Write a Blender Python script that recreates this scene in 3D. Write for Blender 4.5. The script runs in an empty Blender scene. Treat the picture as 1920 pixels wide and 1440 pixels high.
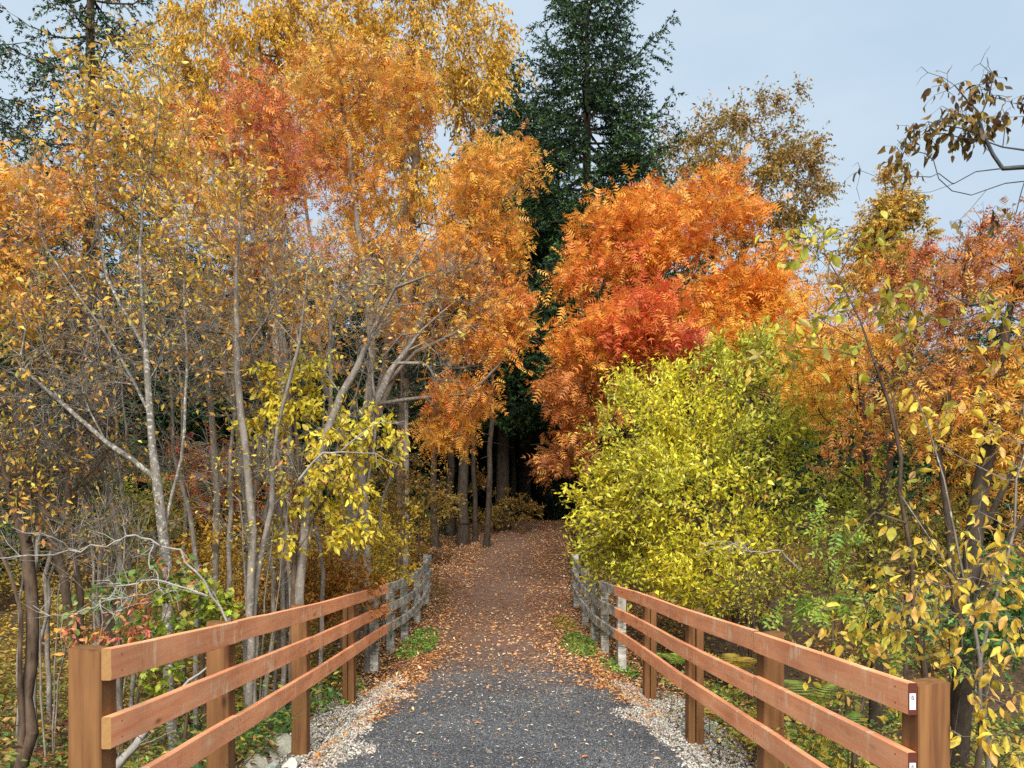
import bpy, math, random, time
import numpy as np
from mathutils import Matrix, Vector
T0 = time.time()
sc = bpy.context.scene
COL = sc.collection
# ------------------------------------------------------------------ camera, sky, sun
F, HY, EYE = 1450.0, 1021.0, 1.75            # focal length in photo pixels, horizon row, eye height
cam_d = bpy.data.cameras.new("camera"); cam = bpy.data.objects.new("camera", cam_d); COL.objects.link(cam)
cam.location = (0, 0, EYE); cam.rotation_euler = (math.radians(90), 0, 0)
cam_d.sensor_width = 36; cam_d.lens = F / 1920 * 36; cam_d.shift_y = (HY - 720) / 1920
cam_d.clip_start = .05; cam_d.clip_end = 3000
sc.camera = cam
SUN_EL, SUN_AZ = 38, 180                      # azimuth in degrees, measured from +Y clockwise (sun behind the camera, veiled by thin cloud)
world = bpy.data.worlds.new("World"); sc.world = world; world.use_nodes = True
nt = world.node_tree; nt.nodes.clear()
wo = nt.nodes.new("ShaderNodeOutputWorld"); bg = nt.nodes.new("ShaderNodeBackground")
sky = nt.nodes.new("ShaderNodeTexSky"); sky.sky_type = 'NISHITA'; sky.sun_disc = False
sky.sun_elevation = math.radians(SUN_EL); sky.sun_rotation = math.radians(SUN_AZ)
sky.air_density = 1.0; sky.dust_density = 3.0; sky.ozone_density = 1.5
mixw = nt.nodes.new("ShaderNodeMix"); mixw.data_type = 'RGBA'; mixw.inputs[0].default_value = .96
tc = nt.nodes.new("ShaderNodeTexCoord"); mp = nt.nodes.new("ShaderNodeMapping"); mp.inputs['Scale'].default_value = (1, 1, 2.6)
nz = nt.nodes.new("ShaderNodeTexNoise"); nz.inputs['Scale'].default_value = 2.2; nz.inputs['Detail'].default_value = 5; nz.inputs['Roughness'].default_value = .55
cr = nt.nodes.new("ShaderNodeValToRGB")
cr.color_ramp.elements[0].position = .3; cr.color_ramp.elements[0].color = (5.5, 7.0, 8.6, 1)
cr.color_ramp.elements[1].position = .72; cr.color_ramp.elements[1].color = (7.1, 8.4, 9.6, 1)
bg.inputs['Strength'].default_value = .070
L = nt.links.new
L(tc.outputs['Generated'], mp.inputs[0]); L(mp.outputs[0], nz.inputs[0]); L(nz.outputs[0], cr.inputs[0])
L(sky.outputs[0], mixw.inputs[6]); L(cr.outputs[0], mixw.inputs[7]); L(mixw.outputs[2], bg.inputs[0]); L(bg.outputs[0], wo.inputs[0])
sun_d = bpy.data.lights.new("sun", 'SUN'); sun = bpy.data.objects.new("sun", sun_d); COL.objects.link(sun)
sun_d.energy = 4.4; sun_d.angle = math.radians(42); sun_d.color = (1, .95, .87)
_az, _el = math.radians(SUN_AZ), math.radians(SUN_EL)
sdir = Vector((math.sin(_az) * math.cos(_el), math.cos(_az) * math.cos(_el), math.sin(_el)))
sun.rotation_euler = (-sdir).to_track_quat('-Z', 'Y').to_euler(); sun.location = (0, 0, 30)
sc.view_settings.view_transform = 'Standard'; sc.view_settings.look = 'None'
sc.view_settings.exposure = .5; sc.view_settings.gamma = 1; sc.view_settings.use_curve_mapping = False
sc.render.engine = 'CYCLES'; sc.cycles.max_bounces = 7; sc.cycles.diffuse_bounces = 4; sc.cycles.transmission_bounces = 4
sc.cycles.use_denoising = False

# ------------------------------------------------------------------ small helpers
R = np.random.default_rng
def lin(c):
    c = np.asarray(c, float) / 255.
    return np.where(c <= .04045, c / 12.92, ((c + .055) / 1.055) ** 2.4)
DS = 0.
def P(px, py, d):
    """world point seen at photo pixel (px,py) at distance d"""
    d = d + DS
    return np.array([(px - 960) / F * d, d, EYE - (py - HY) / F * d])
def PP(lst, d=None): return [P(*(q if len(q) == 3 else (q[0], q[1], d))) for q in lst]
def nrm(v): return v / np.maximum(np.linalg.norm(v, axis=-1, keepdims=True), 1e-9)
def sstep(a, b, x):
    t = np.clip((x - a) / (b - a), 0, 1); return t * t * (3 - 2 * t)
def vnoise(p, freq, seed):
    r = R(seed); s = 0
    for i in range(5):
        k = r.normal(size=p.shape[-1]) * freq * (.6 + .35 * i); s = s + np.sin(p @ k + r.uniform(0, 6.28))
    return s / 1.58
def tag(o, label=None, cat=None, group=None, kind=None):
    if label: o['label'] = label
    if cat: o['category'] = cat
    if group: o['group'] = group
    if kind: o['kind'] = kind
    return o
def empty(name, loc, label, cat, group=None):
    o = bpy.data.objects.new(name, None); o.empty_display_size = .2; COL.objects.link(o); o.location = [float(q) for q in loc]
    return tag(o, label, cat, group)
def mesh_from(name, V, Fc, mat, C=None, smooth=False, mat_idx=None):
    V = np.asarray(V, np.float32); Fc = np.asarray(Fc, np.int32); k = Fc.shape[1]
    me = bpy.data.meshes.new(name)
    me.vertices.add(len(V)); me.vertices.foreach_set('co', V.ravel())
    me.loops.add(Fc.size); me.loops.foreach_set('vertex_index', Fc.ravel())
    me.polygons.add(len(Fc)); me.polygons.foreach_set('loop_start', np.arange(0, Fc.size, k, dtype=np.int32))
    me.polygons.foreach_set('loop_total', np.full(len(Fc), k, np.int32))
    for m in (mat if isinstance(mat, (list, tuple)) else [mat]): me.materials.append(m)
    if smooth: me.polygons.foreach_set('use_smooth', np.ones(len(Fc), bool))
    if C is not None:
        at = me.color_attributes.new(name='tint', type='FLOAT_COLOR', domain='POINT')
        c4 = np.ones((len(V), 4), np.float32); c4[:, :3] = C; at.data.foreach_set('color', c4.ravel())
    me.update(calc_edges=True)
    return me
def link(name, me, parent=None, origin=None):
    o = bpy.data.objects.new(name, me); COL.objects.link(o)
    if parent is not None: o.parent = parent
    return o
NTRI = [0]
def build(name, V, Fc, mat, parent=None, C=None, smooth=False, kind=None):
    """V in world coordinates; stored relative to the parent's location"""
    V = np.asarray(V, float)
    if parent is not None: V = V - np.array(parent.location)
    me = mesh_from(name, V, Fc, mat, C, smooth); NTRI[0] += len(Fc) * (np.asarray(Fc).shape[1] - 2)
    o = link(name, me, parent)
    if kind: o['kind'] = kind
    return o

# ------------------------------------------------------------------ materials
def mat_base(name):
    m = bpy.data.materials.new(name); m.use_nodes = True; n = m.node_tree; n.nodes.clear()
    out = n.nodes.new("ShaderNodeOutputMaterial"); return m, n, out
def N(n, t, **kw):
    x = n.nodes.new(t)
    for k, v in kw.items(): setattr(x, k, v)
    return x
def leaf_mat(name, transl=.36, rough=.48, spec=.4):
    m, n, out = mat_base(name)
    at = N(n, "ShaderNodeAttribute", attribute_name='tint'); geo = N(n, "ShaderNodeNewGeometry")
    nz = N(n, "ShaderNodeTexNoise"); nz.inputs['Scale'].default_value = 45; nz.inputs['Detail'].default_value = 2
    n.links.new(geo.outputs['Position'], nz.inputs['Vector'])
    mr = N(n, "ShaderNodeMapRange"); mr.inputs[1].default_value = .3; mr.inputs[2].default_value = .7; mr.inputs[3].default_value = .8; mr.inputs[4].default_value = 1.15
    n.links.new(nz.outputs[0], mr.inputs[0])
    mx = N(n, "ShaderNodeVectorMath", operation='SCALE'); n.links.new(at.outputs['Color'], mx.inputs[0]); n.links.new(mr.outputs[0], mx.inputs['Scale'])
    b = N(n, "ShaderNodeBsdfPrincipled"); b.inputs['Roughness'].default_value = rough; b.inputs['Specular IOR Level'].default_value = spec
    tr = N(n, "ShaderNodeBsdfTranslucent"); ms = N(n, "ShaderNodeMixShader"); ms.inputs[0].default_value = transl
    n.links.new(mx.outputs[0], b.inputs['Base Color']); n.links.new(mx.outputs[0], tr.inputs[0])
    n.links.new(b.outputs[0], ms.inputs[1]); n.links.new(tr.outputs[0], ms.inputs[2]); n.links.new(ms.outputs[0], out.inputs[0])
    return m
def ramp(n, src, stops):
    c = N(n, "ShaderNodeValToRGB"); e = c.color_ramp.elements
    e[0].position = stops[0][0]; e[0].color = (*stops[0][1], 1); e[1].position = stops[-1][0]; e[1].color = (*stops[-1][1], 1)
    for p, col in stops[1:-1]:
        q = e.new(p); q.color = (*col, 1)
    n.links.new(src, c.inputs[0]); return c
def noise(n, vec, scale, detail=4, rough=.55, sx=None):
    if sx is not None:
        mpn = N(n, "ShaderNodeMapping"); mpn.inputs['Scale'].default_value = sx; n.links.new(vec, mpn.inputs[0]); vec = mpn.outputs[0]
    x = N(n, "ShaderNodeTexNoise"); x.inputs['Scale'].default_value = scale; x.inputs['Detail'].default_value = detail; x.inputs['Roughness'].default_value = rough
    n.links.new(vec, x.inputs['Vector']); return x
def mixc(n, fac, a, b, mode='MIX'):
    x = N(n, "ShaderNodeMix", data_type='RGBA', blend_type=mode)
    for i, s in ((0, fac), (6, a), (7, b)):
        if isinstance(s, (int, float)): x.inputs[i].default_value = s
        elif isinstance(s, tuple): x.inputs[i].default_value = (*s, 1)
        else: n.links.new(s, x.inputs[i])
    return x.outputs[2]
def bark_mat(name, dark, light, lichen=None, lich_amt=.5, scale=14):
    m, n, out = mat_base(name)
    geo = N(n, "ShaderNodeNewGeometry"); pos = geo.outputs['Position']
    a = noise(n, pos, scale, 6, .65, (1, 1, .35))
    c = ramp(n, a.outputs[0], [(.3, tuple(dark)), (.7, tuple(light))]).outputs[0]
    if lichen is not None:
        l = noise(n, pos, scale * 2.2, 5, .7); lr = ramp(n, l.outputs[0], [(lich_amt, (0, 0, 0)), (lich_amt + .08, (1, 1, 1))])
        c = mixc(n, lr.outputs[0], c, tuple(lichen))
    b = N(n, "ShaderNodeBsdfPrincipled"); b.inputs['Roughness'].default_value = .9; b.inputs['Specular IOR Level'].default_value = .15
    bp = N(n, "ShaderNodeBump"); bp.inputs['Strength'].default_value = .6; bp.inputs['Distance'].default_value = .012
    n.links.new(a.outputs[0], bp.inputs['Height']); n.links.new(bp.outputs[0], b.inputs['Normal'])
    n.links.new(c, b.inputs['Base Color']); n.links.new(b.outputs[0], out.inputs[0]); return m
M = {}
M['leaf'] = leaf_mat('autumn_leaf'); M['needle'] = leaf_mat('spruce_needle', .1, .6, .3); M['litter'] = leaf_mat('dry_leaf', .05, .7, .2)
M['bark_grey'] = bark_mat('grey_bark', lin((90, 83, 75)), lin((150, 141, 130)), lin((182, 180, 168)), .58)
M['bark_lichen'] = bark_mat('lichen_bark', lin((84, 78, 70)), lin((138, 130, 120)), lin((180, 180, 168)), .53)
M['bark_brown'] = bark_mat('brown_bark', lin((58, 46, 38)), lin((112, 94, 78)))
M['bark_dark'] = bark_mat('dark_bark', lin((40, 33, 28)), lin((82, 71, 60)), lin((78, 84, 66)), .6)
M['bark_pale'] = bark_mat('bleached_bark', lin((120, 114, 106)), lin((178, 172, 164)))
M['bark_sky'] = bark_mat('slate_bark', lin((48, 50, 52)), lin((92, 94, 96)))

def wood_mat(name, base, light, dark, streak_l, streak_d, grey=False, plain=False):
    m, n, out = mat_base(name)
    tcn = N(n, "ShaderNodeTexCoord"); oi = N(n, "ShaderNodeObjectInfo")
    add = N(n, "ShaderNodeVectorMath", operation='MULTIPLY_ADD'); n.links.new(oi.outputs['Random'], add.inputs[0]); add.inputs[1].default_value = (9, 37, 13); n.links.new(tcn.outputs['Object'], add.inputs[2])
    v = add.outputs[0]                       # board meshes: X = along the board, Y = thickness, Z = height
    g = noise(n, v, 1, 6, .6, (1.6, 26, 26) if not grey else (1.2, 40, 40))
    col = ramp(n, g.outputs[0], [(.28, tuple(dark)), (.48, tuple(base)), (.75, tuple(light))]).outputs[0]
    big = noise(n, v, 1, 3, .5, (2.2, 3, 3)); br = ramp(n, big.outputs[0], [(.35, (.84, .84, .84)), (.68, (1.12, 1.10, 1.08))])
    col = mixc(n, 1.0, col, br.outputs[0], 'MULTIPLY')
    s = noise(n, v, 1, 4, .7, (30, 5, 4.2)); sm = noise(n, v, 1, 2, .5, (5, 3, 6))
    mu = N(n, "ShaderNodeMath", operation='MULTIPLY'); n.links.new(s.outputs[0], mu.inputs[0]); n.links.new(sm.outputs[0], mu.inputs[1])
    lo = ramp(n, mu.outputs[0], [(.30 + .3 * plain, (0, 0, 0)), (.40 + .3 * plain, (.8, .8, .8))]) if not grey else ramp(n, mu.outputs[0], [(.24, (0, 0, 0)), (.34, (1, 1, 1))])
    col = mixc(n, lo.outputs[0], col, tuple(streak_l))
    s2 = noise(n, v, 1, 4, .75, (44, 7, 7)); sm2 = noise(n, v, 1, 2, .5, (3.3, 5, 8))
    mu2 = N(n, "ShaderNodeMath", operation='MULTIPLY'); n.links.new(s2.outputs[0], mu2.inputs[0]); n.links.new(sm2.outputs[0], mu2.inputs[1])
    hi = ramp(n, mu2.outputs[0], [(.315 + .3 * plain, (0, 0, 0)), (.44 + .3 * plain, (.5, .5, .5))]) if not grey else ramp(n, mu2.outputs[0], [(.22, (0, 0, 0)), (.32, (.9, .9, .9))])
    col = mixc(n, hi.outputs[0], col, tuple(streak_d))
    # knots
    vo = N(n, "ShaderNodeTexVoronoi", feature='F1'); mk = N(n, "ShaderNodeMapping"); mk.inputs['Scale'].default_value = (2.1, 5, 6.0); n.links.new(v, mk.inputs[0]); n.links.new(mk.outputs[0], vo.inputs['Vector']); vo.inputs['Scale'].default_value = 1
    kr = ramp(n, vo.outputs['Distance'], [(.05, (1, 1, 1)), (.095, (.35, .35, .35)), (.14, (0, 0, 0))])
    col = mixc(n, kr.outputs[0], col, tuple(np.array(dark) * .45))
    b = N(n, "ShaderNodeBsdfPrincipled"); b.inputs['Roughness'].default_value = .62 if not grey else .9; b.inputs['Specular IOR Level'].default_value = .25
    bp = N(n, "ShaderNodeBump"); bp.inputs['Strength'].default_value = .5; bp.inputs['Distance'].default_value = .004 if not grey else .01
    n.links.new(g.outputs[0], bp.inputs['Height']); n.links.new(bp.outputs[0], b.inputs['Normal'])
    n.links.new(col, b.inputs['Base Color']); n.links.new(b.outputs[0], out.inputs[0]); return m
M['rail'] = wood_mat('stained_cedar', lin((250, 168, 120)), lin((252, 188, 142)), lin((238, 148, 102)), lin((252, 212, 172)), lin((200, 108, 68)))
M['post'] = wood_mat('stained_post', lin((122, 84, 50)), lin((142, 102, 62)), lin((98, 62, 38)), lin((176, 130, 84)), lin((104, 62, 38)), plain=True)
M['grey'] = wood_mat('weathered_wood', lin((172, 168, 156)), lin((196, 192, 180)), lin((140, 136, 124)), lin((214, 210, 200)), lin((96, 94, 84)), True)
def flat_mat(name, col, rough=.7, spec=.3):
    m, n, out = mat_base(name); b = N(n, "ShaderNodeBsdfPrincipled"); b.inputs['Roughness'].default_value = rough; b.inputs['Specular IOR Level'].default_value = spec
    nn = noise(n, N(n, "ShaderNodeTexCoord").outputs['Object'], 60, 3); c = mixc(n, nn.outputs[0], tuple(np.array(col) * .7), tuple(np.minimum(np.array(col) * 1.2, 1)))
    n.links.new(c, b.inputs['Base Color']); n.links.new(b.outputs[0], out.inputs[0]); return m
M['endgrain'] = flat_mat('sawn_end', lin((158, 120, 74)), .9)
M['enddark'] = flat_mat('stained_end', lin((92, 44, 30)), .7)
M['tagwhite'] = flat_mat('white_plastic_tag', (.78, .79, .8), .45)
M['ink'] = flat_mat('black_ink', (.02, .02, .025), .6)
M['nail'] = flat_mat('screw_steel', (.06, .055, .05), .5)

def ground_mats():
    # asphalt chips
    m, n, out = mat_base('dark_stone_dust'); pos = N(n, "ShaderNodeNewGeometry").outputs['Position']
    vo = N(n, "ShaderNodeTexVoronoi", feature='F1'); vo.inputs['Scale'].default_value = 120; n.links.new(pos, vo.inputs['Vector'])
    sp = N(n, "ShaderNodeSeparateColor"); n.links.new(vo.outputs['Color'], sp.inputs[0])
    c = ramp(n, sp.outputs[0], [(0, tuple(lin((46, 48, 51)))), (.45, tuple(lin((76, 78, 82)))), (.85, tuple(lin((100, 102, 105)))), (.97, tuple(lin((170, 170, 168)))), ]).outputs[0]
    big = noise(n, pos, .9, 4); br = ramp(n, big.outputs[0], [(.35, (.78, .78, .8)), (.65, (1.1, 1.1, 1.1))]); c = mixc(n, 1.0, c, br.outputs[0], 'MULTIPLY')
    # brown earth and crumbled leaf dust further up the path
    sx = N(n, "ShaderNodeSeparateXYZ"); n.links.new(pos, sx.inputs[0])
    nb = noise(n, pos, 1.4, 5); ad = N(n, "ShaderNodeMath", operation='MULTIPLY_ADD'); n.links.new(nb.outputs[0], ad.inputs[0]); ad.inputs[1].default_value = 5; n.links.new(sx.outputs[1], ad.inputs[2])
    mr = N(n, "ShaderNodeMapRange"); mr.inputs[1].default_value = 11.5; mr.inputs[2].default_value = 16.5; n.links.new(ad.outputs[0], mr.inputs[0])
    fine = noise(n, pos, 60, 5, .7); earth = ramp(n, fine.outputs[0], [(.3, tuple(lin((82, 60, 50)))), (.7, tuple(lin((150, 118, 98))))]).outputs[0]
    c = mixc(n, mr.outputs[0], c, earth)
    b = N(n, "ShaderNodeBsdfPrincipled"); b.inputs['Roughness'].default_value = .85; b.inputs['Specular IOR Level'].default_value = .3
    bp = N(n, "ShaderNodeBump"); bp.inputs['Strength'].default_value = .7; bp.inputs['Distance'].default_value = .005
    n.links.new(vo.outputs['Distance'], bp.inputs['Height']); n.links.new(bp.outputs[0], b.inputs['Normal']); n.links.new(c, b.inputs['Base Color']); n.links.new(b.outputs[0], out.inputs[0]); M['path'] = m
    m, n, out = mat_base('forest_soil'); pos = N(n, "ShaderNodeNewGeometry").outputs['Position']
    a = noise(n, pos, 9, 8, .7); c = ramp(n, a.outputs[0], [(.3, tuple(lin((34, 26, 18)))), (.5, tuple(lin((78, 58, 38)))), (.62, tuple(lin((96, 80, 44)))), (.8, tuple(lin((70, 84, 40))))]).outputs[0]
    b = N(n, "ShaderNodeBsdfPrincipled"); b.inputs['Roughness'].default_value = .95
    bp = N(n, "ShaderNodeBump"); bp.inputs['Strength'].default_value = 1; bp.inputs['Distance'].default_value = .05
    n.links.new(a.outputs[0], bp.inputs['Height']); n.links.new(bp.outputs[0], b.inputs['Normal']); n.links.new(c, b.inputs['Base Color']); n.links.new(b.outputs[0], out.inputs[0]); M['soil'] = m
    m, n, out = mat_base('limestone'); oi = N(n, "ShaderNodeAttribute", attribute_name='tint'); pos = N(n, "ShaderNodeNewGeometry").outputs['Position']
    a = noise(n, pos, 30, 6, .6); ar = ramp(n, a.outputs[0], [(.35, (.72, .7, .66)), (.65, (1.05, 1.05, 1.03))]); c = mixc(n, 1.0, oi.outputs['Color'], ar.outputs[0], 'MULTIPLY')
    b = N(n, "ShaderNodeBsdfPrincipled"); b.inputs['Roughness'].default_value = .85; n.links.new(c, b.inputs['Base Color']); n.links.new(b.outputs[0], out.inputs[0]); M['stone'] = m
ground_mats()

# ------------------------------------------------------------------ terrain
_PY = np.array([-60, 12.4, 13.2, 14.2, 15.8, 17.2, 22, 26, 30, 33, 40, 60, 120, 900.])
_PZ = np.array([0, 0, .01, .06, .22, .46, 1.26, 1.92, 2.58, 2.78, 2.7, 2.6, 2.6, 2.6])
_CY = np.array([-60, 0, 5, 11, 17, 22, 26, 30, 36, 60, 900.])
_CX = np.array([0, 0, -.05, -.15, -.26, -.12, .12, .42, 1.3, 6, 60.])
def prof(y): return np.interp(y, _PY, _PZ)
def cen(y): return np.interp(y, _CY, _CX)
def path_h(x, y):
    u = x - cen(y); au = np.abs(u)
    sh = sstep(1.2, 1.85, au) * np.where(u < 0, .17, .06) * (1 - sstep(11, 13, y))
    return prof(y) - .012 * u * u * (au < 3) - sh
def ground_h(x, y):
    x = np.asarray(x, float); y = np.asarray(y, float)
    u = x - cen(y); au = np.abs(u)
    near = 1 - sstep(12.5, 18, y)
    h = prof(y) - .012 * np.minimum(u * u, 4) - sstep(1.2, 1.85, au) * np.where(u < 0, .17, .06) * (1 - sstep(11, 13, y))
    drop = np.where(u < 0, .5, .7) * sstep(2.0, 3.6, au) + .2 * sstep(3.5, 7, au)
    h = h - near * drop - .035 * (1 - sstep(1.9, 2.4, au))
    far = 1 - near
    h = h + far * (.12 * sstep(2.0, 3.2, au) - .5 * sstep(3, 9, au) * (1 - sstep(30, 40, y)))
    p = np.stack([x, y], -1)
    am = sstep(2, 3, au)
    return h + am * (.05 * vnoise(p, 1.3, 5) + .03 * vnoise(p, 4, 6) + .15 * sstep(8, 20, au) * vnoise(p, .25, 7))
def grid_axis(lo, hi, fine_lo, fine_hi, fine, growth=1.12):
    a = list(np.arange(fine_lo, fine_hi, fine)); s = fine
    while a[-1] < hi: s *= growth; a.append(a[-1] + s)
    s = fine; b = [a[0]]
    while b[-1] > lo: s *= growth; b.append(b[-1] - s)
    return np.array(b[::-1][:-1] + a)
gx = grid_axis(-900, 900, -8, 8, .2, 1.14); gy = grid_axis(-300, 900, 1, 32, .26, 1.14)
X, Y = np.meshgrid(gx, gy); Z = ground_h(X, Y); nx, ny = len(gx), len(gy)
idx = np.arange(nx * ny).reshape(ny, nx)
q = np.stack([idx[:-1, :-1], idx[:-1, 1:], idx[1:, 1:], idx[1:, :-1]], -1).reshape(-1, 4)
g = build('ground', np.stack([X, Y, Z], -1).reshape(-1, 3), q, M['soil'], smooth=True); tag(g, kind='structure')
py_ = np.arange(-4, 44, .15); us = np.linspace(-2.05, 2.05, 34)
def path_edge(y): # half widths left, right
    return np.interp(y, [-4, 5, 11, 14, 17, 30, 44], [1.75, 1.75, 1.75, 1.7, 1.6, 1.95, 1.9])
Yp, Up = np.meshgrid(py_, us, indexing='ij'); Xp = cen(Yp) + Up * path_edge(Yp) / 2.05
Zp = path_h(Xp, Yp) + .012
edge = np.abs(Up) > 1.99; Zp = np.where(edge, Zp - .08, Zp)
n1, n2 = Yp.shape; idx = np.arange(n1 * n2).reshape(n1, n2)
q = np.stack([idx[:-1, :-1], idx[:-1, 1:], idx[1:, 1:], idx[1:, :-1]], -1).reshape(-1, 4)
o = build('path', np.stack([Xp, Yp, Zp], -1).reshape(-1, 3), q, M['path'], smooth=True); tag(o, kind='structure')
def surf(x, y):
    a = ground_h(x, y); on = np.abs(x - cen(y)) < path_edge(y) * .97
    return np.where(on, path_h(x, y) + .012, a)

# ------------------------------------------------------------------ leaf templates (x along, y across, z normal), triangles
def T_simple(w=.42, fold=.08, curl=-.08):
    V = np.array([(0, 0, 0), (.42, w / 2, fold), (1, 0, curl), (.42, -w / 2, fold)]); return V, np.array([(0, 1, 2), (0, 2, 3)])
def T_ovate(w=.5, fold=.06, curl=-.18):
    V = np.array([(0, 0, 0), (.22, w * .36, fold * .8), (.5, w * .5, fold), (.8, w * .28, fold * .4 + curl * .5), (1, 0, curl), (.8, -w * .28, fold * .4 + curl * .5), (.5, -w * .5, fold), (.22, -w * .36, fold * .8), (.35, 0, 0), (.7, 0, curl * .35)])
    Fc = np.array([(0, 1, 8), (1, 2, 8), (2, 9, 8), (2, 3, 9), (3, 4, 9), (4, 5, 9), (5, 6, 9), (6, 8, 9), (6, 7, 8), (7, 0, 8)]); return V, Fc
def T_pinnate(n=4, w=.11, ll=.30, droop=-.25, rach=True):
    V = []; Fc = []
    if rach: V += [(0, .006, 0), (1, 0, droop), (0, -.006, 0)]; Fc.append((0, 1, 2))
    k = 0
    for i in range(n):
        t = .2 + .68 * i / (n - 1); L = ll * (1 - .35 * abs(t - .5) * 1.4)
        for s in (1, -1):
            b = len(V); z = droop * t * t; a = np.array((t, 0, z)); dx = .45 * L; dy = s * L
            pr = np.array((-dy, dx, 0)) / L * w * .5
            mid = a + np.array((dx * .5, dy * .5, .02)); V += [tuple(a), tuple(mid + pr), tuple(a + np.array((dx, dy, -.05))), tuple(mid - pr)]; Fc += [(b, b + 1, b + 2), (b, b + 2, b + 3)]
    b = len(V); V += [(.88, 0, droop * .8), (1.02, w * .5, droop), (1.2, 0, droop * 1.25), (1.02, -w * .5, droop)]; Fc += [(b, b + 1, b + 2), (b, b + 2, b + 3)]
    return np.array(V), np.array(Fc)
def T_pinspike(n=4, w=.13, ll=.33, droop=-.25):
    V = []; Fc = []
    for i in range(n):
        t = .16 + .7 * i / (n - 1); L = ll * (1 - .45 * abs(t - .5))
        for s in (1, -1):
            b = len(V); z = droop * t * t; V += [(t - w * .5, 0, z), (t + .5 * L, s * L, z - .03), (t + w * .6, s * .02, z + .01)]; Fc.append((b, b + 1, b + 2))
    b = len(V); V += [(.84, .05, droop * .7), (1.2, 0, droop * 1.25), (.84, -.05, droop * .7)]; Fc.append((b, b + 1, b + 2))
    return np.array(V), np.array(Fc)
def T_lobed(n=5):
    V = [(0, 0, 0)]; 
    for i in range(2 * n + 1):
        a = math.radians(-115 + 230 * i / (2 * n)); r = (.62 if i % 2 == 0 else .4) * (1.15 - .25 * abs(a))
        V.append((.32 + r * math.cos(a), r * math.sin(a), .03 * math.sin(i * 2.1)))
    return np.array(V), np.array([(0, i, i + 1) for i in range(1, 2 * n + 1)])
def T_needles(n=7, spread=.55, seed=0):
    r = R(seed); V = []; Fc = []
    for i in range(n):
        t = r.uniform(0, .7); an = r.uniform(0, 6.28); a = np.array((t, 0, 0)); d = np.array((.55, spread * math.cos(an), spread * math.sin(an))) * .5
        pr = np.cross(d, (r.normal(), r.normal(), r.normal())); pr = pr / np.linalg.norm(pr) * .085
        b = len(V); V += [tuple(a + pr), tuple(a + d), tuple(a - pr)]; Fc.append((b, b + 1, b + 2))
    return np.array(V), np.array(Fc)
def T_fern(n=9):
    V = []; Fc = []
    for i in range(n):
        t = .1 + .88 * i / n; L = .22 * math.sin(math.pi * (.25 + .72 * t)) + .02
        for s in (1, -1):
            b = len(V); z = .5 * t - .8 * t * t; w = .019
            V += [(t - w, 0, z), (t + .25 * L, s * L, z - .04), (t + w, 0, z)]; Fc.append((b, b + 1, b + 2))
    return np.array(V), np.array(Fc)
TS = [T_simple(.42, .09, -.08), T_simple(.5, .03, -.2), T_simple(.36, .14, .04)]
TN = [T_simple(.2, .03, -.1), T_simple(.26, .02, .05)]
TO = [T_ovate(.5), T_ovate(.42, .1, -.28), T_ovate(.56, .02, .06), T_ovate(.38, .16, -.1)]
TP = [T_pinnate(), T_pinnate(4, .12, .34, -.1), T_pinnate(3, .12, .3, -.45)]
TQ = [T_pinspike(), T_pinspike(4, .15, .36, -.1), T_pinspike(3, .17, .32, -.45), T_pinspike(4, .12, .3, .05)]
TL = [T_lobed(5), T_lobed(3)]
TNE = [T_needles(seed=i) for i in range(4)]
TF = [T_fern(12), T_fern(14)]

def frames(a, nvec):
    x = nrm(a); y = nrm(np.cross(nvec, x)); z = np.cross(x, y); return np.stack([x, y, z], 1)     # rows
def place(tpls, pos, a, nv, size, col, rng, wobble=.0):
    """returns V, F(tri), C for many leaves"""
    n = len(pos); Vs, Fs, Cs = [], [], []; off = 0
    which = rng.integers(0, len(tpls), n); FR = frames(a, nv)
    for k, (tv, tf) in enumerate(tpls):
        m = which == k; c = int(m.sum())
        if not c: continue
        V = np.einsum('vi,nij->nvj', tv, FR[m]) * size[m][:, None, None] + pos[m][:, None, :]
        Fk = tf[None] + (np.arange(c) * len(tv))[:, None, None] + off
        cv = np.repeat(col[m], len(tv), 0) * rng.uniform(.86, 1.14, (c * len(tv), 1)); Vs.append(V.reshape(-1, 3)); Fs.append(Fk.reshape(-1, 3)); Cs.append(cv); off += c * len(tv)
    return np.concatenate(Vs), np.concatenate(Fs), np.concatenate(Cs)
def tubes(PA, PB, ra, rb, k, da=None, db=None):
    """frustums from PA to PB (vectorised), quads"""
    if da is None: da = nrm(PB - PA)
    if db is None: db = da
    def ring(p, d, r):
        ref = np.array([.13, .97, .21]) * np.ones_like(d); u = nrm(np.cross(ref, d)); w = np.cross(d, u)
        th = np.arange(k) / k * 2 * np.pi
        return p[:, None] + r[:, None, None] * (u[:, None] * np.cos(th)[None, :, None] + w[:, None] * np.sin(th)[None, :, None])
    V = np.concatenate([ring(PA, da, ra), ring(PB, db, rb)], 1); n = len(PA); i = np.arange(k); j = (i + 1) % k
    Fq = np.stack([i, j, j + k, i + k], -1)[None] + (np.arange(n) * 2 * k)[:, None, None]
    return V.reshape(-1, 3), Fq.reshape(-1, 4)
def join(parts):
    Vs, Fs, off = [], [], 0
    for V, Fc in parts: Vs.append(V); Fs.append(Fc + off); off += len(V)
    return np.concatenate(Vs), np.concatenate(Fs)
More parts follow.
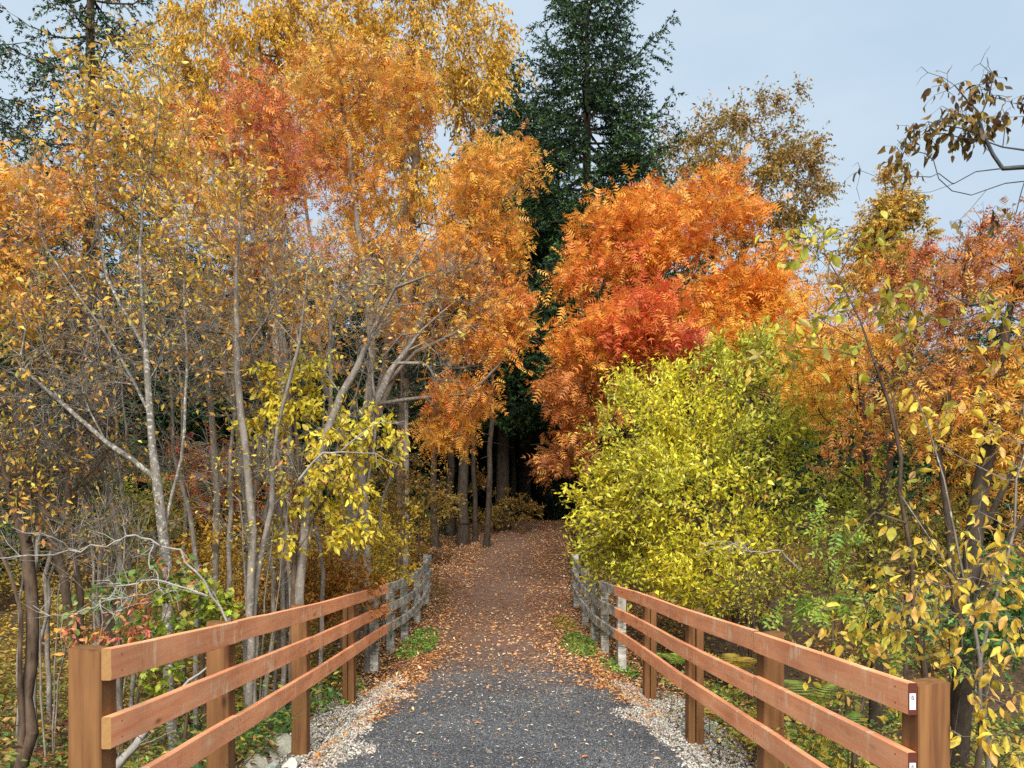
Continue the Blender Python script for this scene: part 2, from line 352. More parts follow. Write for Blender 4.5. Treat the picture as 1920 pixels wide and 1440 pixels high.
def pick(pal, w, pos, rng, seed, freq=1.2, clump=.6):
    """palette colours, clustered in space: value in 0..1 picks along the palette"""
    pal = np.array([lin(c) for c in pal]); w = np.cumsum(np.array(w, float)); w = w / w[-1]
    g = vnoise(pos, freq, seed); u = .5 + .5 * np.tanh(.9 * g); u = clump * u + (1 - clump) * rng.random(len(pos))
    u = (np.argsort(np.argsort(u)) + .5) / max(len(u), 1)
    i = np.minimum(np.searchsorted(w, u), len(w) - 1)
    c = pal[i] * rng.uniform(.75, 1.2, (len(pos), 1))
    warm = sstep(1.6, 3.2, c[:, :1] / np.maximum(c[:, 1:2], 1e-4)); c = c * (1 + warm * np.array([.04, .34, .25])); return np.clip(c * (1 + rng.normal(0, .05, (len(pos), 3))), 0, .95)

# ------------------------------------------------------------------ attractor trees
def rand_ell(rng, c, r, n, shell=.35):
    d = nrm(rng.normal(size=(n, 3))); u = rng.random((n, 1)) ** (1 / 3.) * (1 - shell) + shell * rng.random((n, 1)) ** .15
    return c + d * r * np.clip(u, 0, 1) * np.clip(1 + .27 * vnoise(d + c * .7, 2.6, 77)[:, None], .5, 1.5)
class Tree: pass
def A_mean_y(a): return float(a[:, 1].mean())
def grow(stems, att, rng, base_r, tip_r=.004, seg=.3, bf=.25, up=.5, wig=.12, stem_r=None):
    """stems: list of (m,3) polylines (the first one starts at the base); att: (n,3) points the branches reach for"""
    pos, par, dep = [], [], []
    sf = []
    for s in stems:
        n0 = len(pos); s = np.array(s, float); pts = [s[0]]
        for a, b in zip(s[:-1], s[1:]):
            k = max(1, int(np.linalg.norm(b - a) / seg))
            for t in range(1, k + 1): pts.append(a + (b - a) * t / k + (rng.normal(0, wig * .42 * seg, 3) * (1, 1, .4) if t < k else 0))
        if not pos: pr = -1; d0 = 0
        else:
            A = np.array(pos); pr = int(np.argmin(np.linalg.norm(A - pts[0], axis=1))); d0 = dep[pr]
        for i, p in enumerate(pts):
            dd = 0 if pr < 0 else float(np.linalg.norm(p - pos[pr])); pos.append(p); par.append(pr); dep.append(d0 + dd); d0 += dd; pr = len(pos) - 1
        sf += [1. if n0 == 0 else .62] * (len(pos) - n0)
    nst = len(pos); cap = nst + len(att) * 14 + 10
    A = np.zeros((cap, 3)); D = np.zeros(cap); PR = np.full(cap, -1); A[:nst] = pos; D[:nst] = dep; PR[:nst] = par; n = nst
    d0 = np.linalg.norm(att[:, None] - A[None, :nst:max(1, nst // 60)], axis=2).min(1); order = np.argsort(d0 + rng.normal(0, .1, len(att)))
    tips = []; low = A[0, 2] + .25
    for ai in order:
        p = att[ai]; v = p - A[:n]; dist = np.sqrt((v * v).sum(1)); steep = np.maximum(0, .35 * dist - v[:, 2]) 
        cost = dist + bf * D[:n] + up * steep + (A[:n, 2] < low) * 2.0
        q = int(np.argmin(cost)); Ld = dist[q]; k = int(min(10, max(1, round(Ld / seg)))); 
        pd = A[q] - A[PR[q]] if PR[q] >= 0 else np.array((0, 0, 1.)); pd = pd / (np.linalg.norm(pd) + 1e-9)
        c = A[q] + (pd * .35 + (0, 0, .12)) * Ld; prev = q
        for t in range(1, k + 1):
            tt = t / k; x = (1 - tt) ** 2 * A[q] + 2 * tt * (1 - tt) * c + tt * tt * p + rng.normal(0, wig * seg * .5, 3) * (tt < 1)
            A[n] = x; PR[n] = prev; D[n] = D[prev] + Ld / k; prev = n; n += 1
        tips.append((prev, ai))
    A, D, PR = A[:n], D[:n], PR[:n]
    cnt = np.zeros(n); kids = np.bincount(PR[PR >= 0], minlength=n); cnt[kids == 0] = 1
    for i in range(n - 1, 0, -1):
        if PR[i] >= 0: cnt[PR[i]] += cnt[i]
    e = math.log(max(cnt[0], 2)) / math.log(base_r / tip_r); rad = tip_r * cnt ** (1 / e)
    hgt = D / max(D.max(), 1e-6); rad = rad * (1 - .25 * hgt)
    if stem_r is not None: # keep traced stems stout
        sf = np.array(sf); rad[:nst] = np.maximum(rad[:nst], np.interp(hgt[:nst], [0, .25, .8, 1], [stem_r, stem_r * .8, stem_r * .3, tip_r]) * sf)
    main = np.full(n, -1); best = np.zeros(n)
    for i in range(1, n):
        q = PR[i]
        if q >= 0 and cnt[i] > best[q]: best[q] = cnt[i]; main[q] = i
    dr = np.zeros((n, 3)); has = PR >= 0; dr[has] = nrm(A[has] - A[PR[has]]); dr[~has] = (0, 0, 1)
    i = np.where(has)[0]; q = PR[i]; ismain = main[q] == i
    sm = dr.copy(); mm = main >= 0; sm[mm] = nrm(dr[mm] + dr[main[mm]])
    da = np.where(ismain[:, None], sm[q], dr[i]); ra = np.where(ismain, rad[q], np.minimum(rad[q], rad[i] * 1.25)); db = sm[i]
    t = Tree(); t.A = A; t.PR = PR; t.rad = rad; t.dr = dr; t.tips = np.array([a for a, _ in tips], int); t.tipatt = np.array([b for _, b in tips], int)
    big = rad[i] > .025; sml = rad[i] < .009; parts = []
    for msk, k in ((big, 8), (~big & ~sml, 4), (sml, 3)):
        if msk.any(): 
            V, Fq = tubes(A[q[msk]], A[i[msk]], ra[msk], rad[i[msk]], k, da[msk], db[msk]); parts.append((V, Fq))
    t.wood = parts; t.n = n; return t

def ellipses(rng, defs, dens=1.):
    """defs rows: (px,py,rx,ry,d,rd,n,leafiness,palette index)"""
    P_, L_, I_ = [], [], []
    for (px, py, rx, ry, d, rd, n, lf, pi) in defs:
        n = int(n * dens); c = P(px, py, d); r = np.array([rx / F * d, rd, ry / F * d]); P_.append(rand_ell(rng, c, r, n)); L_ += [lf] * n; I_ += [pi] * n
    A_ = np.concatenate(P_); d_ = float(A_[:, 1].mean()); fq = 2.1 if d_ < 11 else 1.5 if d_ < 15 else 1.0
    kp = vnoise(A_ * (1, 1, 1.9), fq, 55) > (GAP if d_ > 5.5 else -9)
    if 11.2 < d_ < 12.8: kp |= rng.random(len(A_)) < .45
    return A_[kp], np.array(L_, float)[kp], np.array(I_, int)[kp]
GAP = -.5

def tree(name, label, cat, base, stems, defs, pals, seed, base_r, bark, tpl, size, twigs=4, twig_len=.3, leaves=6, droop=.3, nup=.4,
         tip_r=.004, seg=.3, bf=.25, up=.5, wig=.12, stem_r=None, group=None, freq=1.0, clump=.55, single=0, berries=0, inner=.3, dens=1.,
         trunk_name='trunk', leaf_name='leaf', outward=.5, twig_r=.0022, spread=.8, single_order='near'):
    rng = R(seed); att, lf, pi = ellipses(rng, defs, dens)
    gz = ground_h(att[:, 0], att[:, 1]); ok = att[:, 2] > gz + .15; att, lf, pi = att[ok], lf[ok], pi[ok]
    if base is None: base = stems[0][0]
    root = empty(name, (base[0], base[1], base[2]), label, cat, group)
    t = grow(stems, att, rng, base_r, tip_r, seg, bf, up, wig, stem_r)
    # twig roots: tips plus some thin inner nodes
    ti, la, pl = t.tips, lf[t.tipatt], pi[t.tipatt]
    thin = np.where((t.rad < tip_r * 2.6) & (np.arange(t.n) > 3))[0]; thin = thin[rng.random(len(thin)) < inner]
    if len(thin):
        near = np.argmin(((t.A[thin][:, None] - att[None, ::max(1, len(att) // 300)]) ** 2).sum(2), axis=1) * max(1, len(att) // 300)
        ti = np.concatenate([ti, thin]); la = np.concatenate([la, lf[near]]); pl = np.concatenate([pl, pi[near]])
    k = twigs; rt = np.repeat(ti, k); la = np.repeat(la, k); pl = np.repeat(pl, k)
    cen_ = att.mean(0); outd = nrm(t.A[rt] - cen_)
    d = nrm(t.dr[rt] * .5 + rng.normal(0, spread * .6, (len(rt), 3)) + outd * outward * .5 + (0, 0, .25 - droop * .5)); ln = twig_len * rng.uniform(.45, 1.2, len(rt))
    p0 = t.A[rt]; p1 = p0 + d * ln[:, None] * .5; d2 = nrm(d + (0, 0, -droop) + rng.normal(0, .2, d.shape)); p2 = p1 + d2 * ln[:, None] * .5
    tr = twig_r
    w1 = tubes(p0, p1, np.full(len(p0), tr * 1.3), np.full(len(p0), tr), 3); w2 = tubes(p1, p2, np.full(len(p0), tr), np.full(len(p0), tr * .6), 3)
    if A_mean_y(att) > 11.5: w1 = tubes(p0, p2, np.full(len(p0), tr * 1.3), np.full(len(p0), tr * .6), 3); w2 = None
    V, Fq = join(t.wood + [w for w in (w1, w2) if w is not None])
    build(trunk_name, V, Fq, bark, root, smooth=True)
    # leaves
    m = leaves; li = np.repeat(np.arange(len(p0)), m); tt = np.tile(np.linspace(.15, 1, m), len(p0)) + rng.uniform(-.08, .08, len(li)); tt = np.clip(tt, .05, 1)
    keep = rng.random(len(li)) < la[li]; li, tt = li[keep], tt[keep]
    if len(li) == 0: return root
    pos = np.where((tt < .5)[:, None], p0[li] + (p1[li] - p0[li]) * (tt * 2)[:, None], p1[li] + (p2[li] - p1[li]) * (tt * 2 - 1)[:, None])
    dd = np.where((tt < .5)[:, None], d[li], d2[li])
    a = nrm(dd * .5 + rng.normal(0, spread * .75, dd.shape) + (0, 0, -droop)); nv = nrm(rng.normal(0, .6, dd.shape) + (0, 0, nup))
    sz = size * rng.uniform(.6, 1.25, len(li)); col = np.zeros((len(li), 3)); pli = pl[li]
    for j, (pal, w) in enumerate(pals):
        mm = pli == j
        if mm.any(): col[mm] = pick(pal, w, pos[mm], rng, seed + 11 + j, freq, clump)
    if single:
        dist = np.linalg.norm(pos - np.array([0, 0, EYE]), axis=1); px = 960 + F * pos[:, 0] / pos[:, 1]; pyy = HY - F * (pos[:, 2] - EYE) / pos[:, 1]
        vis = (px > -20) & (px < 1940) & (pyy > -20) & (pyy < 1460) & (pos[:, 1] > .5); score = np.where(vis, sz / dist, 0) 
        pickd = np.argsort(-score)[:single]; rest = np.ones(len(pos), bool); rest[pickd] = False
        FR = frames(a[pickd], nv[pickd]); nvar = 10; groups = {}
        order = np.argsort(col[pickd].sum(1)); bl = np.empty(len(pickd), int); bl[order] = np.arange(len(pickd)) * nvar // max(len(pickd), 1)
        mes = {}
        for jj, ii in enumerate(pickd):
            tk = int(rng.integers(0, len(tpl))); key = (tk, int(bl[jj]))
            if key not in mes:
                tv, tf = tpl[tk]; c = col[pickd][bl == bl[jj]].mean(0) if False else col[ii]
                cv = np.tile(c, (len(tv), 1)) * rng.uniform(.82, 1.15, (len(tv), 1))
                if rng.random() < .5 and len(tv) > 4: bi = rng.integers(0, len(tv), 2); cv[bi] = cv[bi] * .45 + np.array([.12, .05, .015]) * .5
                tv = tv * (1, rng.uniform(.85, 1.15), 1) + np.stack([np.zeros(len(tv)), np.zeros(len(tv)), rng.normal(0, .03, len(tv))], 1)
                mes[key] = mesh_from(leaf_name, tv, tf, M['leaf'], cv)
            o = bpy.data.objects.new(leaf_name, mes[key]); COL.objects.link(o); o.parent = root
            mat = Matrix.Identity(4)
            for r_ in range(3):
                for c_ in range(3): mat[r_][c_] = float(FR[jj][c_][r_] * sz[ii])
            for r_ in range(3): mat[r_][3] = float(pos[ii][r_] - root.location[r_])
            o.matrix_local = mat
        pos, a, nv, sz, col = pos[rest], a[rest], nv[rest], sz[rest], col[rest]
    if len(pos):
        V, Fc, C = place(tpl, pos, a, nv, sz, col, rng); build('crown', V, Fc, M['leaf'], root, C, kind='stuff')
    if berries:
        cand = t.tips[np.argsort(-t.A[t.tips][:, 2] + rng.normal(0, .6, len(t.tips)))][:berries]
        for c in t.A[cand]: berry_cluster(c + rng.normal(0, .05, 3), rng, root)
    return root
def ico():
    p = (1 + 5 ** .5) / 2; V = np.array([(-1, p, 0), (1, p, 0), (-1, -p, 0), (1, -p, 0), (0, -1, p), (0, 1, p), (0, -1, -p), (0, 1, -p), (p, 0, -1), (p, 0, 1), (-p, 0, -1), (-p, 0, 1)]) / math.hypot(1, p)
    return V, np.array([(0, 11, 5), (0, 5, 1), (0, 1, 7), (0, 7, 10), (0, 10, 11), (1, 5, 9), (5, 11, 4), (11, 10, 2), (10, 7, 6), (7, 1, 8), (3, 9, 4), (3, 4, 2), (3, 2, 6), (3, 6, 8), (3, 8, 9), (4, 9, 5), (2, 4, 11), (6, 2, 10), (8, 6, 7), (9, 8, 1)])
ICO = ico()
_bc = []
def berry_cluster(c, rng, root):
    if not _bc:
        for s in range(3):
            r = R(900 + s); n = 26; p = r.normal(0, 1, (n, 3)) * (.05, .05, .022); V = (ICO[0][None] * .0085 + p[:, None]).reshape(-1, 3)
            Fc = (ICO[1][None] + (np.arange(n) * 12)[:, None, None]).reshape(-1, 3); C = np.repeat(lin((158, 24, 22)) * r.uniform(.6, 1.2, (n, 1)), 12, 0)
            _bc.append(mesh_from('berry_cluster', V, Fc, M['leaf'], C, True))
    o = link('berry_cluster', _bc[int(rng.integers(0, 3))], root); o['kind'] = 'stuff'; o.location = [float(c[i] - root.location[i]) for i in range(3)]; o.rotation_euler.z = rng.uniform(0, 6)
    s = rng.uniform(.9, 1.6); o.scale = (s, s, s)

# ------------------------------------------------------------------ spruces
def spruce_meshes(H, Rc, z0, seed, nbr=230, shape=.8, pal=((32, 52, 32), (50, 76, 42), (78, 106, 54), (40, 64, 42)), twig=.2, tuft=.15, droop=.35, long_=6, trunk_r=.33, step=.11, rise=.25):
    r = R(seed); ks = 14; zz = np.linspace(0, H, ks); A = np.stack([r.normal(0, .02, ks).cumsum() * .4, r.normal(0, .02, ks).cumsum() * .4, zz], 1); rr = trunk_r * (1 - zz / H) ** .9 + .012; rr[0] *= 1.35
    wood = [tubes(A[:-1], A[1:], rr[:-1], rr[1:], 10)]
    TPn, TD = [], []
    for b in range(nbr):
        f = (b // 7 * 7 + 1.6 * r.random()) / nbr; f = f ** .92; z = z0 + (H - z0) * f; t = (z - z0) / (H - z0)
        Lb = Rc * ((1 - t) ** shape) * r.uniform(.5, 1.15) + .25
        if b % max(1, nbr // max(long_, 1)) == 3: Lb *= 1.35
        az = b * 2.4 + r.normal(0, .3); hd = np.array([math.cos(az), math.sin(az), 0]); s = np.linspace(0, 1, 8)
        sl = np.interp(t, [0, .6, 1], [-.35, -.05, .75]); up = np.interp(t, [0, 1], [rise, .1])
        Pb = np.array([0, 0, z]) + hd * (s * Lb)[:, None] + np.array([0, 0, 1.]) * ((sl * s + up * s ** 3 - .1 * np.sin(s * 3.1)) * Lb)[:, None] + r.normal(0, .03, (8, 3)) * s[:, None]
        Pb[:, :2] += np.array([np.interp(z, zz, A[:, 0]), np.interp(z, zz, A[:, 1])])
        rb = np.interp(s, [0, 1], [.012 + .012 * Lb, .004]); wood.append(tubes(Pb[:-1], Pb[1:], rb[:-1], rb[1:], 4))
        side = np.array([-hd[1], hd[0], 0]); nt_ = int(Lb / twig)
        for i in range(nt_):
            u = .18 + .82 * (i + r.random()) / max(nt_, 1); q = np.array([np.interp(u, s, Pb[:, c]) for c in range(3)])
            for sg in (1, -1):
                Lt = (.62 * Lb * (1 - u) ** .8 + .22) * r.uniform(.5, 1.1); Lt = min(Lt, 1.25)
                dv = hd * .75 + side * sg * r.uniform(.5, 1) + np.array([0, 0, r.uniform(-.35, .25) - droop * .3]); dv /= np.linalg.norm(dv)
                m = max(2, int(Lt / step)); v = np.arange(m) / m
                pts = q + dv * (v * Lt)[:, None] + np.array([0, 0, -1]) * (droop * v ** 2 * Lt)[:, None]
                TPn.append(pts); TD.append(np.tile(dv + (0, 0, -droop * .5), (m, 1)) + r.normal(0, .3, (m, 3)))
    TPn = np.concatenate(TPn); TD = np.concatenate(TD)
    col = pick(pal, [1] * len(pal), TPn, r, seed + 3, 1.2, .5)
    V, Fc, C = place(TNE, TPn, TD, nrm(r.normal(size=TPn.shape)), tuft * r.uniform(.8, 1.3, len(TPn)), col, r)
    Vw, Fw = join(wood)
    return mesh_from('trunk', Vw, Fw, M['bark_dark'], smooth=True), mesh_from('crown', V, Fc, M['needle'], C)
def spruce(meshes, x, y, label, rot=0, scale=1, sz=None, group=None, name='spruce_tree', dz=0):
    z = float(ground_h(x, y)) - .1 + dz; r = empty(name, (x, y, z), label, 'tree', group); r.rotation_euler.z = rot; r.scale = (scale, scale, sz or scale)
    link('trunk', meshes[0], r); c = link('crown', meshes[1], r); c['kind'] = 'stuff'; return r
# ------------------------------------------------------------------ the two rail fences
def sweep(name, pts, thick, h, mat, parent, endmat=None, label=None, gap=.002, cham=.004, wob=None, seedv=0):
    """a board: pts = points on the inner face's top edge; thickness goes outwards (wob = outward sign)"""
    pts = np.array(pts, float); d = pts[-1] - pts[0]; ang = math.atan2(d[1], d[0]); ca, sa = math.cos(ang), math.sin(ang)
    o3 = pts[0].copy(); q = pts - o3; lx = q[:, 0] * ca + q[:, 1] * sa; ly = -q[:, 0] * sa + q[:, 1] * ca; lz = q[:, 2]
    s = wob; c = cham; y0, y1 = 0, thick * s
    sec = [(y0, -c), (y0 + c * s, 0), (y1 - c * s, 0), (y1, -c), (y1, -h + c), (y1 - c * s, -h), (y0 + c * s, -h), (y0, -h + c)]
    r = R(seedv); V = []; lx[0] += gap; lx[-1] -= gap
    for i in range(len(pts)):
        j = r.normal(0, .0012, 2) if 0 < i < len(pts) - 1 else (0, 0)
        for (a, b) in sec: V.append((lx[i], ly[i] + a + j[0], lz[i] + b + j[1]))
    Fc = []; n = len(pts)
    for i in range(n - 1):
        for k in range(8):
            a, b = i * 8 + k, i * 8 + (k + 1) % 8; Fc.append((a, a + 8, b + 8, b) if s > 0 else (a, b, b + 8, a + 8))
    caps = len(Fc); Fc += [tuple(range(8)), tuple(range(8 * n - 1, 8 * n - 9, -1))]
    me = bpy.data.meshes.new(name); me.from_pydata(V, [], Fc); me.materials.append(mat); me.materials.append(endmat or mat)
    me.polygons[caps].material_index = 1; me.polygons[caps + 1].material_index = 1
    o = link(name, me, parent); o.location = [float(o3[i] - parent.location[i]) for i in range(3)]; o.rotation_euler.z = ang
    if label: o['label'] = label
    return o
def post(x, y, ztop, zbot, w, mat, parent, yaw, label=None, groove=False, lean=(0, 0), slope=.0):
    h = ztop - zbot; c = .006; a = w / 2
    sec = [(-a + c, -a), (a - c, -a), (a, -a + c), (a, a - c), (a - c, a), (-a + c, a), (-a, a - c), (-a, -a + c)]
    if groove: sec = sec[:1] + [(-.012, -a), (-.004, -a + .03), (.002, -a)] + sec[1:]
    n = len(sec); V = []; lv = np.linspace(0, 1, 8)
    for i, t in enumerate(lv):
        for (p, q_) in sec: V.append((t * h + (slope * (-p) if i == 7 else 0), p + lean[0] * t * h, q_ + lean[1] * t * h))
    Fc = [(i * n + k, i * n + (k + 1) % n, (i + 1) * n + (k + 1) % n, (i + 1) * n + k) for i in range(7) for k in range(n)] + [tuple(range(7 * n, 8 * n)), tuple(range(n - 1, -1, -1))]
    # local (X up, p, q) -> mesh; p -> world across, q -> world along after the rotation below
    me = bpy.data.meshes.new('post'); me.from_pydata(V, [], Fc); me.materials.append(mat)
    o = link('post', me, parent)
    ex = Vector((math.cos(yaw), math.sin(yaw), 0)); ey = Vector((-math.sin(yaw), math.cos(yaw), 0)); ez = Vector((0, 0, 1))
    mt = Matrix(((ez.x, ex.x, ey.x, 0), (ez.y, ex.y, ey.y, 0), (ez.z, ex.z, ey.z, 0), (0, 0, 0, 1)))
    mt.translation = Vector((x, y, zbot)) - Vector(parent.location); o.matrix_local = mt
    if label: o['label'] = label
    return o
def screw(parent, loc_world, fence, rad=.005, nx_=1):
    """a screw head on a rail's inner face; parent = rail"""
    if 'screw' not in bpy.data.meshes:
        th = np.arange(6) / 6 * 6.283; V = [(0, math.cos(t), math.sin(t)) for t in th] + [(1, .6 * math.cos(t), .6 * math.sin(t)) for t in th]
        Fc = [(i, (i + 1) % 6, (i + 1) % 6 + 6, i + 6) for i in range(6)] + [tuple(range(6, 12))]; me = bpy.data.meshes.new('screw'); me.from_pydata(V, [], Fc); me.materials.append(M['nail'])
    o = link('screw', bpy.data.meshes['screw'], parent)
    bw = Matrix.Translation(fence.location) @ (Matrix.Translation(parent.location) @ Matrix.Rotation(parent.rotation_euler.z, 4, 'Z'))
    w = Matrix.Translation(Vector(loc_world)) @ Matrix.Diagonal((nx_ * .0015, rad, rad, 1)); o.matrix_local = bw.inverted() @ w
def fence(side, xs, ds, drop, ground_drop, joints, grey_from, greyposts_from, label):
    """xs/ds: px column and distance at each post's rail joint; drop: rail-top below the eye"""
    n = len(ds); X_ = np.array([(p - 960) / F * d for p, d in zip(xs, ds)]); D_ = np.array(ds); Zt = EYE - np.array(drop)
    root = empty('wooden_fence', (X_[0], D_[0], float(surf(X_[0], D_[0])) - .2), label, 'fence')
    s = -1 if side == 'L' else 1; TH = .042
    def at(u):
        i = np.arange(n); return np.array([np.interp(u, i, X_), np.interp(u, i, D_), np.interp(u, i, Zt)])
    # smooth curve through the posts
    def cr(u):
        i = int(min(max(math.floor(u), 0), n - 2)); t = u - i; p = [at(max(i - 1, 0)), at(i), at(i + 1), at(min(i + 2, n - 1))]
        if i == 0: p[0] = 2 * p[1] - p[2]
        if i == n - 2: p[3] = 2 * p[2] - p[1]
        return .5 * ((2 * p[1]) + (-p[0] + p[2]) * t + (2 * p[0] - 5 * p[1] + 4 * p[2] - p[3]) * t * t + (-p[0] + 3 * p[1] - 3 * p[2] + p[3]) * t ** 3)
    sd = 0
    for row in range(3):
        jl = [0] + joints[row] + [n - 1]
        for a, b in zip(jl[:-1], jl[1:]):
            sd += 1; k = max(3, int((b - a) * 5)); pts = [cr(a + (b - a) * t / k) for t in range(k + 1)]
            if a == 0: pts[0] = pts[0] - (pts[1] - pts[0]) / np.linalg.norm(pts[1] - pts[0]) * .07
            if b == n - 1: pts[-1] = pts[-1] + (pts[-1] - pts[-2]) / np.linalg.norm(pts[-1] - pts[-2]) * .1
            jit = R(sd + 7 * (s + 2)).normal(0, .004); pts = [p + np.array((0, 0, -.318 * row + jit)) for p in pts]
            isg = a >= grey_from; mat = M['grey'] if isg else M['rail']
            em = M['grey'] if isg else (M['endgrain'] if side == 'L' else M['enddark'])
            r_ = sweep('rail', pts, TH, .142, mat, root, em, 'weathered silver grey board' if isg else None, wob=-s if False else (1 if side == 'L' else -1), seedv=sd * 3 + (s + 1))
            for u in range(int(math.ceil(a)), int(math.floor(b)) + 1):
                if u > 4: continue
                for du in ((-.02,) if u == b else (.02,) if u == a else (0,)):
                    p = cr(min(max(u + du, 0), n - 1))
                    for hz in (-.035, -.108): screw(r_, (p[0] - s * .0005, p[1], p[2] - .318 * row + hz + jit), root, .0045, -s)
            if side == 'R' and a == 0 and row < 2: tags.append((r_, row, pts[0], pts[1]))
    for i in range(n):
        gp = i >= greyposts_from; w = .145 if not gp else .125
        j = min(i, n - 2); yaw = math.atan2(-(X_[j + 1] - X_[j]), D_[j + 1] - D_[j]) * 1.0
        px_ = X_[i] + s * (TH + w / 2 + .002); zt = Zt[i] + (-.012 if not gp else -.03 if i < n - 1 else .02)
        zb = EYE - ground_drop[i] - .35; dy = 0
        post(px_, D_[i] + dy, zt, zb, w, M['grey'] if gp else M['post'], root, yaw, 'weathered grey post' if gp else None, groove=(i == 3 or i == 2 and side == 'R'),
             lean=(0, 0) if not gp else (R(i + 5 * s + 9).normal(0, .012), 0), slope=-s * .12)
    return root
tags = []
fL = fence('L', [222, 447, 587, 672, 717, 745, 770, 792, 808], [3.49, 5.17, 7.38, 9.8, 11.75, 12.95, 14.2, 15.8, 17.2],
      [.455, .507, .57, .605, .62, .612, .575, .47, .24], [2.1, 2.0, 1.90, 2.03, 1.95, 1.75, 1.72, 1.57, 1.29],
      [[1, 3, 4.35, 6.6], [2, 4.35, 7], [1, 2, 4.35, 6]], 4.2, 4, 'rail fence left of the path, new orange boards turning grey towards the woods')
fR = fence('R', [1687, 1413, 1279, 1200, 1152, 1122, 1104, 1087, 1072], [3.49, 5.4, 7.35, 9.45, 11.5, 12.9, 14.1, 15.5, 17.1],
      [.607, .603, .61, .60, .617, .60, .555, .44, .23], [2.1, 2.0, 1.78, 1.80, 1.76, 1.74, 1.7, 1.55, 1.3],
      [[1, 3, 4, 6], [1, 2.9, 4, 6.3], [1, 2, 4, 7]], 3.9, 4, 'rail fence right of the path with white tags on its near board ends')
def add_tag(rail, row):
    V, Fc, mi = [], [], []
    def q(y0, y1, z0, z1, x, m):
        b = len(V); V.extend([(x, y0, z0), (x, y1, z0), (x, y1, z1), (x, y0, z1)]); Fc.append((b, b + 1, b + 2, b + 3)); mi.append(m)
    # a thin plate on the end face (the board's local -X side); local Y is across (negative = outwards)
    y0, y1, z0, z1 = -.034, -.006, -.118, -.046; xf = -.0012
    b = 0; V.extend([(0, y0, z0), (0, y1, z0), (0, y1, z1), (0, y0, z1), (xf, y0, z0), (xf, y1, z0), (xf, y1, z1), (xf, y0, z1)])
    for f in ((4, 7, 6, 5), (0, 4, 5, 1), (1, 5, 6, 2), (2, 6, 7, 3), (3, 7, 4, 0)): Fc.append(f); mi.append(0)
    for (a, c, d, e) in ((.45, .78, .60, .645), (.3, .42, .60, .83), (.5, .62, .66, .72), (.66, .76, .66, .70), (.5, .76, .735, .765), (.45, .55, .78, .88), (.6, .72, .80, .84), (.72, .8, .85, .9), (.3, .4, .86, .9)):
        q(y1 + (y0 - y1) * c, y1 + (y0 - y1) * a, z0 + (z1 - z0) * d, z0 + (z1 - z0) * e, xf - .0004, 1)
    for k in range(3): q(y1 + (y0 - y1) * (.42 + k * .1 + .02), y1 + (y0 - y1) * (.42 + k * .1), z0 + .005, z0 + .034, xf - .0004, 1 if k == 1 else 2)
    me = bpy.data.meshes.new('tag'); me.from_pydata(V, [], Fc); me.materials.append(M['tagwhite']); me.materials.append(M['ink']); me.materials.append(M['nail'])
    for p, m in zip(me.polygons, mi): p.material_index = m
    o = link('tag', me, rail); o.location = (.0005, 0, 0 if row == 0 else .0)
    o['label'] = 'white paper tag with small black print'
for r_, row, p0, p1 in tags: add_tag(r_, row)

# ------------------------------------------------------------------ gravel, fallen leaves, stones
rg = R(51)
def pebbles(name, n, xr, yr, dens, size, cols, seed, lift=.3):
    r = R(seed); x = r.uniform(*xr, n); y = r.uniform(*yr, n); k = r.random(n) < dens(x, y); x, y = x[k], y[k]
    oct_v = np.array([(1, 0, -.7), (0, 1, -.7), (-1, 0, -.7), (0, -1, -.7), (0, 0, 1.)]); oct_f = np.array([(0, 1, 4), (1, 2, 4), (2, 3, 4), (3, 0, 4)])
    m = len(x); s = size * r.uniform(.5, 1.35, (m, 1)) * np.stack([r.uniform(.8, 1.5, m), r.uniform(.7, 1.1, m), r.uniform(.4, .8, m)], 1)
    V0 = oct_v[None] * s[:, None] * r.uniform(.75, 1.25, (m, 5, 1)) + r.normal(0, .25, (m, 5, 3)) * (s[:, None] * .6) * np.array([0, 0, 0, 0, 1.])[None, :, None]; FR = frames(nrm(r.normal(size=(m, 3)) * (1, 1, .3)), nrm(r.normal(0, .35, (m, 3)) + (0, 0, 1)))
    V = np.einsum('nvi,nij->nvj', V0, FR) + np.stack([x, y, surf(x, y) + s[:, 2] * lift + r.uniform(0, .012, m)], 1)[:, None]
    C = np.repeat(pick(cols, [1] * len(cols), np.stack([x, y, y * 0], 1), r, seed, 5, .15), 5, 0)
    o = build(name, V.reshape(-1, 3), (oct_f[None] + (np.arange(m) * 5)[:, None, None]).reshape(-1, 3), M['stone'], None, C); tag(o, kind='stuff'); return o
def gr_dens(x, y):
    u = x - cen(y); p = np.stack([x, y], -1); w = .09 * vnoise(p, 2.5, 8)
    lf = sstep(-2.3, -2.1, u) * (1 - sstep(-1.36, -1.22, u + w)) * (1 - sstep(9.6, 11.0, y + w * 8)) * (u < 0)
    rt = sstep(1.33, 1.47, u + w) * (1 - sstep(2.1, 2.35, u)) * (1 - sstep(9.4, 11, y + w * 8)) * (u > 0)
    return np.maximum(lf, rt)
tag(pebbles('white_gravel', 92000, (-2.5, 2.6), (4.6, 11.4), gr_dens, .0122, [(190, 182, 170), (216, 210, 200), (160, 150, 138), (202, 190, 172), (230, 228, 222), (134, 124, 114)], 61), 'coarse white gravel along the path shoulders below the new fence posts', 'gravel')
tag(pebbles('dark_gravel', 14000, (-1.6, 1.75), (5.4, 11.5), lambda x, y: (np.abs(x - cen(y)) < 1.42) * (1 - sstep(9, 11.5, y) * .6), .0068, [(54, 56, 59), (82, 84, 88), (68, 70, 74), (98, 100, 104), (60, 61, 64), (150, 149, 146)], 62), 'loose dark stone chips on the near path surface', 'gravel')
